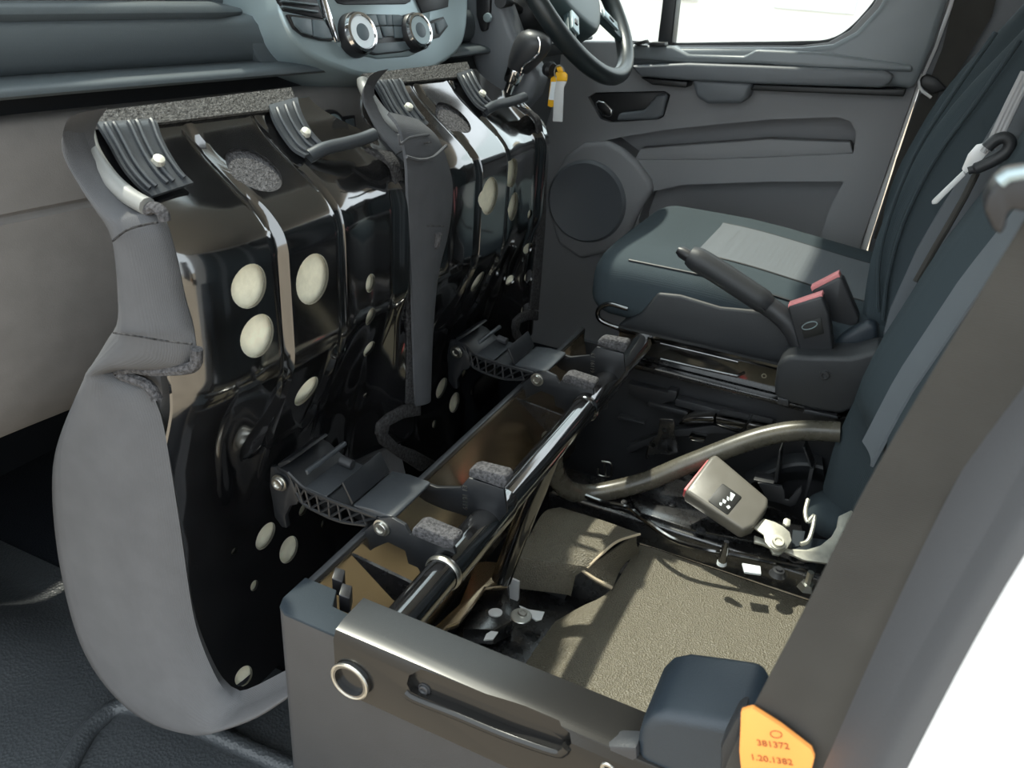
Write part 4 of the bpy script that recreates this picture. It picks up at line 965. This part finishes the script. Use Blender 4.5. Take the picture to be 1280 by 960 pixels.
bm = B(); lathe(bm, [(.007, .006), (.0075, 0)], c + Vector((0, 0, -.008)), (0, 0, 1), 14); obj('pin_collar', bm, 'white_print', pn)
bm = B(); prism(bm, WZ([(927, 706), (950, 710), (951, 720), (930, 717)], -.206), (0, 0, .004), .001); obj('tab', bm, 'white_print', bea)
for (px, py, r, hh) in ((972, 718, .011, .012), (1008, 735, .012, .03)):
    c = W(px, py, 2, -.21); bm = B(); lathe(bm, [(.004, hh), (.005, hh), (.005, r * .8), (r * .8, r * .75), (r, r * .3), (r * 1.2, 0)], c, (0, 0, 1), 6 if hh > .02 else 18); obj('nut', bm, 'steel' if hh > .02 else 'black_plastic', bea)
# floor pressing with white paint showing through its holes
fp2 = thing('floor_pressing', 'black painted floor pressing with small white holes beside the support leg', 'floor pressing', (.36, .03, FZ))
bm = B(); box(bm, (.06, -.10, -.305), (.66, .086, -.295)); obj('plate', bm, 'satin_black', fp2)
zf = zm(560, 600, 4.267)
bm = B(); prism(bm, WZ(zf([(150, 440), (200, 430), (320, 440), (320, 560), (200, 570), (120, 680), (60, 760), (0, 780), (-120, 900), (-150, 850), (60, 660)]), -.235), (0, 0, -.01), .003); obj('leg_bracket', bm, 'tan_reflection_metal', fp2)
bm = B(); prism(bm, WZ(zf([(200, 570), (320, 555), (330, 640), (360, 690), (345, 750), (250, 800), (80, 790), (130, 680)]), -.262), (0, 0, -.03), .003); fx = obj('foot_plate', bm, 'satin_black', fp2)
def spot(pts, z): 
    bm = B(); prism(bm, WZ(zf(pts), z), (0, 0, -.002)); obj('painted_spot', bm, 'white_paint', fp2)
spot([(253 + 38 * math.cos(a), 705 + 22 * math.sin(a)) for a in [2 * math.pi * k / 24 for k in range(24)]], -.2595)
bm = B(); prism(bm, WX(zf([(322, 520), (378, 545), (375, 640), (352, 670), (330, 640)]), .46), (.004, 0, 0)); obj('painted_edge', bm, 'white_paint', fp2)
spot([(380, 668), (430, 690), (515, 703), (500, 742), (470, 750), (400, 700)], -.272)
spot([(205, 820), (230, 805), (268, 810), (240, 850), (190, 852)], -.259)
bm = B(); bolt(bm, W(*zf([(398, 715)])[0], 2, -.262), (0, 0, 1), .009); lathe(bm, [(.015, .001), (.016, 0)], W(*zf([(390, 725)])[0], 2, -.262), (0, 0, 1), 20); obj('bolt', bm, 'steel', fp2)
bm = B(); prism(bm, WX(zf([(385, 510), (665, 500), (640, 590), (600, 690), (520, 705), (360, 680), (380, 560)]), .50), (.004, 0, 0)); obj('black_flap', bm, 'black_plastic', fp2)

# ================================================================== grey base cover
RZ = .004
bc = thing('seat_base_cover', 'grey plastic seat base cover with rounded corner below the near rail', 'base cover', (.43, .0, FZ))
poly = [(.0, -.40, 0), (.0, .083, 0), (.005, .093, 0), (.016, .098, 0), (.050, .098, 0), (.050, .060, 0), (.030, .050, 0), (.028, .020, 0), (.012, .018, 0), (.012, -.40, 0)]
bm = B(); prism(bm, [(p[0], p[1], FZ) for p in poly], (0, 0, .39), .003, 3); obj('shell', bm, 'box_grey', bc)
bm = B(); box(bm, (.05, .107, FZ), (.862, .114, RZ - .004)); obj('front_wall', bm, 'black_plastic', bc)
bm = B(); prism(bm, [(.0, .083, .031), (.0, .02, .031), (.028, .021, .031), (.030, .050, .031), (.050, .060, .031), (.050, .098, .031), (.016, .098, .031), (.005, .093, .031)], (0, 0, -.004), .0015); obj('top_flange', bm, 'cover_matte', bc)
bm = B(); prism(bm, [(.03, .1150, RZ), (.03, .1065, RZ), (.86, .1065, RZ), (.86, .1150, RZ)], (0, 0, -.008), .002); obj('front_rim', bm, 'black_plastic', bc)
for (x, y) in ((.062, .075), (.046, .055)):
    bm = B(); prism(bm, [(x, y, .03), (x + .014, y + .006, .032), (x + .017, y - .004, .03), (x + .004, y - .010, .026)], (0, 0, -.02), .001); obj('clip', bm, 'vent_black', bc)

# ================================================================== side storage liner under the far rail
sl = thing('storage_liner', 'black ribbed plastic side liner below the far seat rail', 'liner', (.88, -.15, FZ))
bm = B(); box(bm, (.875, -.46, FZ), (.885, .12, -.03)); obj('wall', bm, 'black_plastic', sl)
def lin(name, pts, x, d=.02, m='black_plastic', bev=.0015):
    bm = B(); prism(bm, WX(pts, x), (d, 0, 0), bev); return obj(name, bm, m, sl)
lin('ledge', zr([(330, 345), (500, 385), (500, 370), (540, 380), (535, 415), (450, 440), (330, 390)]), .855)
lin('ledge', zr([(535, 410), (960, 520), (955, 550), (880, 530), (530, 440)]), .85)
lin('ledge', zr([(415, 425), (600, 470), (605, 490), (450, 455), (412, 440)]), .85)
lin('ledge', zr([(285, 485), (400, 515), (400, 525), (285, 500)]), .86)
for P_ in ([(560, 500), (600, 490), (700, 488), (700, 520), (600, 516), (540, 525)], [(706, 489), (840, 519), (815, 556), (708, 522)], [(848, 516), (945, 540), (920, 565), (825, 557)], [(590, 570), (665, 582), (655, 602), (588, 588)]):
    lin('arch_rib', zr(P_), .82, .04, 'gloss_black', .003)
lin('arch_web', zr([(320, 620), (430, 575), (540, 545), (700, 525), (810, 560), (700, 560), (540, 575), (440, 600), (330, 650)]), .84)
bk = lin('bracket_plate', zr([(465, 497), (522, 500), (530, 520), (526, 560), (540, 595), (545, 640), (520, 655), (470, 648), (440, 650), (408, 672), (404, 660), (418, 600), (455, 568), (460, 540)]), .80, .003, 'satin_black', .0005)
cs = []
for (a, b_) in ((485, 545), (437, 612), (508, 632), (425, 657)):
    nb = B(); lathe(nb, [(.0045, .02), (.0045, -.02)], W(*zr([(a, b_)])[0], 0, .80), (-1, 0, 0), 16); cs.append(nb)
boolean(bk, cs)
bm = B(); tube(bm, cr(WX(zr([(200, 712), (202, 740), (250, 748), (258, 722), (255, 690), (215, 680)]), .80), 3), .0018, 8); tube(bm, WX(zr([(228, 690), (232, 742)]), .80), .0016, 6); obj('wire_clip', bm, 'steel', sl)
bm = B(); tube(bm, cr([W(*p, 0, .85) for p in zr([(205, 440), (215, 428), (235, 430), (238, 448), (215, 452)])], 4, True), .0015, 6, True); obj('eyelet', bm, 'black_plastic', sl)
# sunlit rear arch behind the lying buckle
za = zm(840, 540, 5.818)
rows = []
for i in range(14):
    t = i / 13; rows.append([W(*za([(530 + 560 * t + 20 * s, 300 - 150 * math.sin(t * 2.2) * 1 + 190 * s)])[0], 0, .86 - .03 * math.sin(math.pi * s)) for s in [k / 8 for k in range(9)]])
bm = B(); grid(bm, rows, .003, False); obj('arch_panel', bm, 'cover_black', sl)
for P_ in ([(780, 130), (790, 135), (770, 370), (740, 370)], [(950, 110), (965, 115), (1020, 260), (1005, 265)], [(1000, 270), (1035, 265), (980, 490), (960, 480)]):
    lin('rib', za(P_), .80, .03)
lin('ledge', za([(590, 345), (740, 375), (740, 390), (600, 365)]), .80, .03)
lin('hook_plate', za([(620, 370), (800, 395), (820, 430), (820, 490), (850, 495), (900, 430), (940, 395), (945, 440), (900, 530), (860, 545), (780, 520), (700, 500)]), .78, .006)

# ================================================================== rubber mat
rm = thing('rubber_mat', 'sunlit tan-grey leather-grained rubber mat torn and folded inside the seat base', 'mat', (.35, -.2, FZ))
def yl(x): return lerp([.03, .30, .335, .36, .40, .43, .46, .50, .53, .66], [.05, .045, .028, .012, -.004, -.02, -.045, -.085, -.095, -.10], x)
def mz(x, y):
    z = -.262 - .42 * max(0, y + .085) * sstep(-.10, -.03, y) - .012 * sstep(-.13, -.03, y)
    return z + .0015 * math.sin(x * 23 + y * 11)
rows = []
for i in range(50):
    x = .02 + .63 * i / 49; r_ = []
    for k in range(44):
        t = k / 43; y = yl(x) + (-.48 - yl(x)) * t ** 1.15; r_.append(Vector((x, y, mz(x, y))))
    rows.append(r_)
bm = B(); grid(bm, rows, .003, False); obj('sheet', bm, 'rubber_mat', rm, sharp=70)
# raised torn flap
fl = [[(650, 697, -.225), (722, 706, -.228), (734, 709, -.232)], [(662, 670, -.222), (728, 682, -.215), (752, 692, -.214)], [(680, 640, -.22), (738, 657, -.21), (772, 676, -.206)], [(700, 634, -.222), (752, 650, -.212), (800, 667, -.212)]]
rows = [[W(px, py, 2, z) for px, py, z in r] for r in fl]
rows = [list(c) for c in zip(*[cr(c, 5) for c in zip(*rows)])]; rows = [cr(r, 6) for r in rows]
bm = B(); grid(bm, rows, .003, False); obj('flap', bm, 'rubber_mat', rm, sharp=70)
r0 = rows[0]; bm = B(); grid(bm, [[p + Vector((0, .001, 0)) for p in r0], [p + Vector((-.012, .014, -.012)) for p in r0], [p + Vector((-.016, .016, -.05)) for p in r0]], .003, False); obj('flap_front', bm, 'rubber_mat', rm)
bm = B(); tube(bm, [r[-1] + Vector((0, 0, -.001)) for r in rows], .0022, 6); obj('torn_edge', bm, 'rubber_edge', rm)
cu = [[(722, 710, -.235), (742, 726, -.25), (765, 737, -.262)], [(745, 702, -.225), (765, 705, -.24), (778, 708, -.258)], [(796, 668, -.215), (796, 680, -.235), (800, 690, -.256)]]
rows = [[W(px, py, 2, z) for px, py, z in r] for r in cu]; rows = [list(c) for c in zip(*[cr(c, 6) for c in zip(*rows)])]; rows = [cr(r, 5) for r in rows]
bm = B(); grid(bm, rows, .003, False); obj('curled_lip', bm, 'rubber_mat', rm, sharp=70)
bm = B(); tube(bm, [p + Vector((0, 0, .002)) for p in cr([W(px, py, 2, z) for px, py, z in ((722, 710, -.235), (742, 724, -.247), (765, 736, -.258))], 5)], .0028, 6); obj('torn_edge', bm, 'rubber_edge', rm)
bm = B(); tube(bm, [(.652, y, mz(.65, y) + .002) for y in [-.10 - .02 * k for k in range(17)]], .0018, 6); obj('cut_edge', bm, 'rubber_edge', rm)

# ================================================================== lying buckle and anchor
bk0 = W(910, 620, 2, -.135); bn = Vector((-.42, -.10, .9)).normalized()
lb = thing('seat_belt_buckle', 'sunlit smoky plastic belt buckle lying on its metal anchor in the seat base', 'belt buckle', bk0 + Vector((0, 0, -.04)))
def bp_(pts, h=0): return [WP(p[0], p[1], bk0, bn) + bn * h for p in za(pts)]
bm = B(); prism(bm, bp_([(275, 180), (320, 155), (705, 480), (700, 540), (600, 680), (520, 715), (110, 440), (95, 420)]), -bn * .03, .006, 3); obj('case', bm, 'buckle_case', lb)
bm = B(); prism(bm, bp_([(88, 405), (262, 190), (285, 185), (120, 430)], -.004), -bn * .022, .003); obj('release_button', bm, 'red_button', lb)
bm = B(); prism(bm, bp_([(265, 492), (360, 380), (372, 378), (502, 470), (505, 480), (408, 598), (398, 600), (268, 508)], .0012), -bn * .003, .0006); lab = obj('label_plate', bm, 'label_black', lb)
for P_ in ([(425, 440), (458, 460), (432, 505), (420, 495)], [(400, 470), (415, 480), (412, 505), (398, 495)], [(370, 490), (395, 505), (385, 525), (365, 512)], [(345, 515), (365, 520), (358, 540), (344, 533)], [(392, 545), (412, 535), (425, 550), (408, 565)]):
    bm = B(); prism(bm, bp_(P_, .0016), -bn * .0006); obj('print_mark', bm, 'white_print', lab)
bm = B(); prism(bm, bp_([(605, 665), (680, 600), (760, 625), (820, 655), (870, 700), (885, 760), (850, 820), (780, 835), (720, 810), (690, 770), (680, 720)], -.012), -bn * .004, .001); tn = obj('metal_stalk', bm, 'zinc', lb)
c = bp_([(780, 780)], -.011)[0]
bm = B(); bolt(bm, c, bn, .012); obj('bolt', bm, 'zinc', tn)
bm = B(); prism(bm, bp_([(825, 610), (845, 600), (875, 615), (872, 655), (845, 660), (820, 640)], -.01), -bn * .006, .001); obj('stop_lug', bm, 'zinc', tn)
an = thing('belt_anchor', 'pale zinc-plated curved belt anchor bracket under the lying buckle', 'anchor bracket', W(1000, 690, 2, -.19))
A0 = W(985, 680, 2, -.185)
def ap_(pts, h=0): return [WP(p[0], p[1], A0, bn) + bn * h for p in za(pts)]
bm = B(); prism(bm, ap_([(600, 750), (700, 790), (760, 830), (860, 850), (980, 855), (1080, 825), (1160, 760), (1200, 690), (1215, 610), (1320, 560), (1400, 900), (1140, 955), (960, 930), (860, 885), (820, 865), (780, 895), (735, 885), (715, 840), (660, 815), (600, 800)]), -bn * .006, .001); ab = obj('plate', bm, 'zinc', an)
bm = B(); prism(bm, ap_([(890, 690), (980, 700), (960, 800), (880, 820)], -.01), -bn * .004); obj('blue_spacer', bm, 'cover_blue', an)
bm = B(); prism(bm, ap_([(1000, 740), (1150, 760), (1080, 820), (980, 850), (880, 830)], -.012), -bn * .004); obj('blue_spacer', bm, 'cover_blue', an)
bm = B(); tube(bm, cr(ap_([(985, 500), (965, 590), (980, 660), (1005, 640), (1030, 620), (1020, 700), (985, 800), (930, 825)], .004), 4), .0035, 8); obj('wire_loop', bm, 'zinc', an)
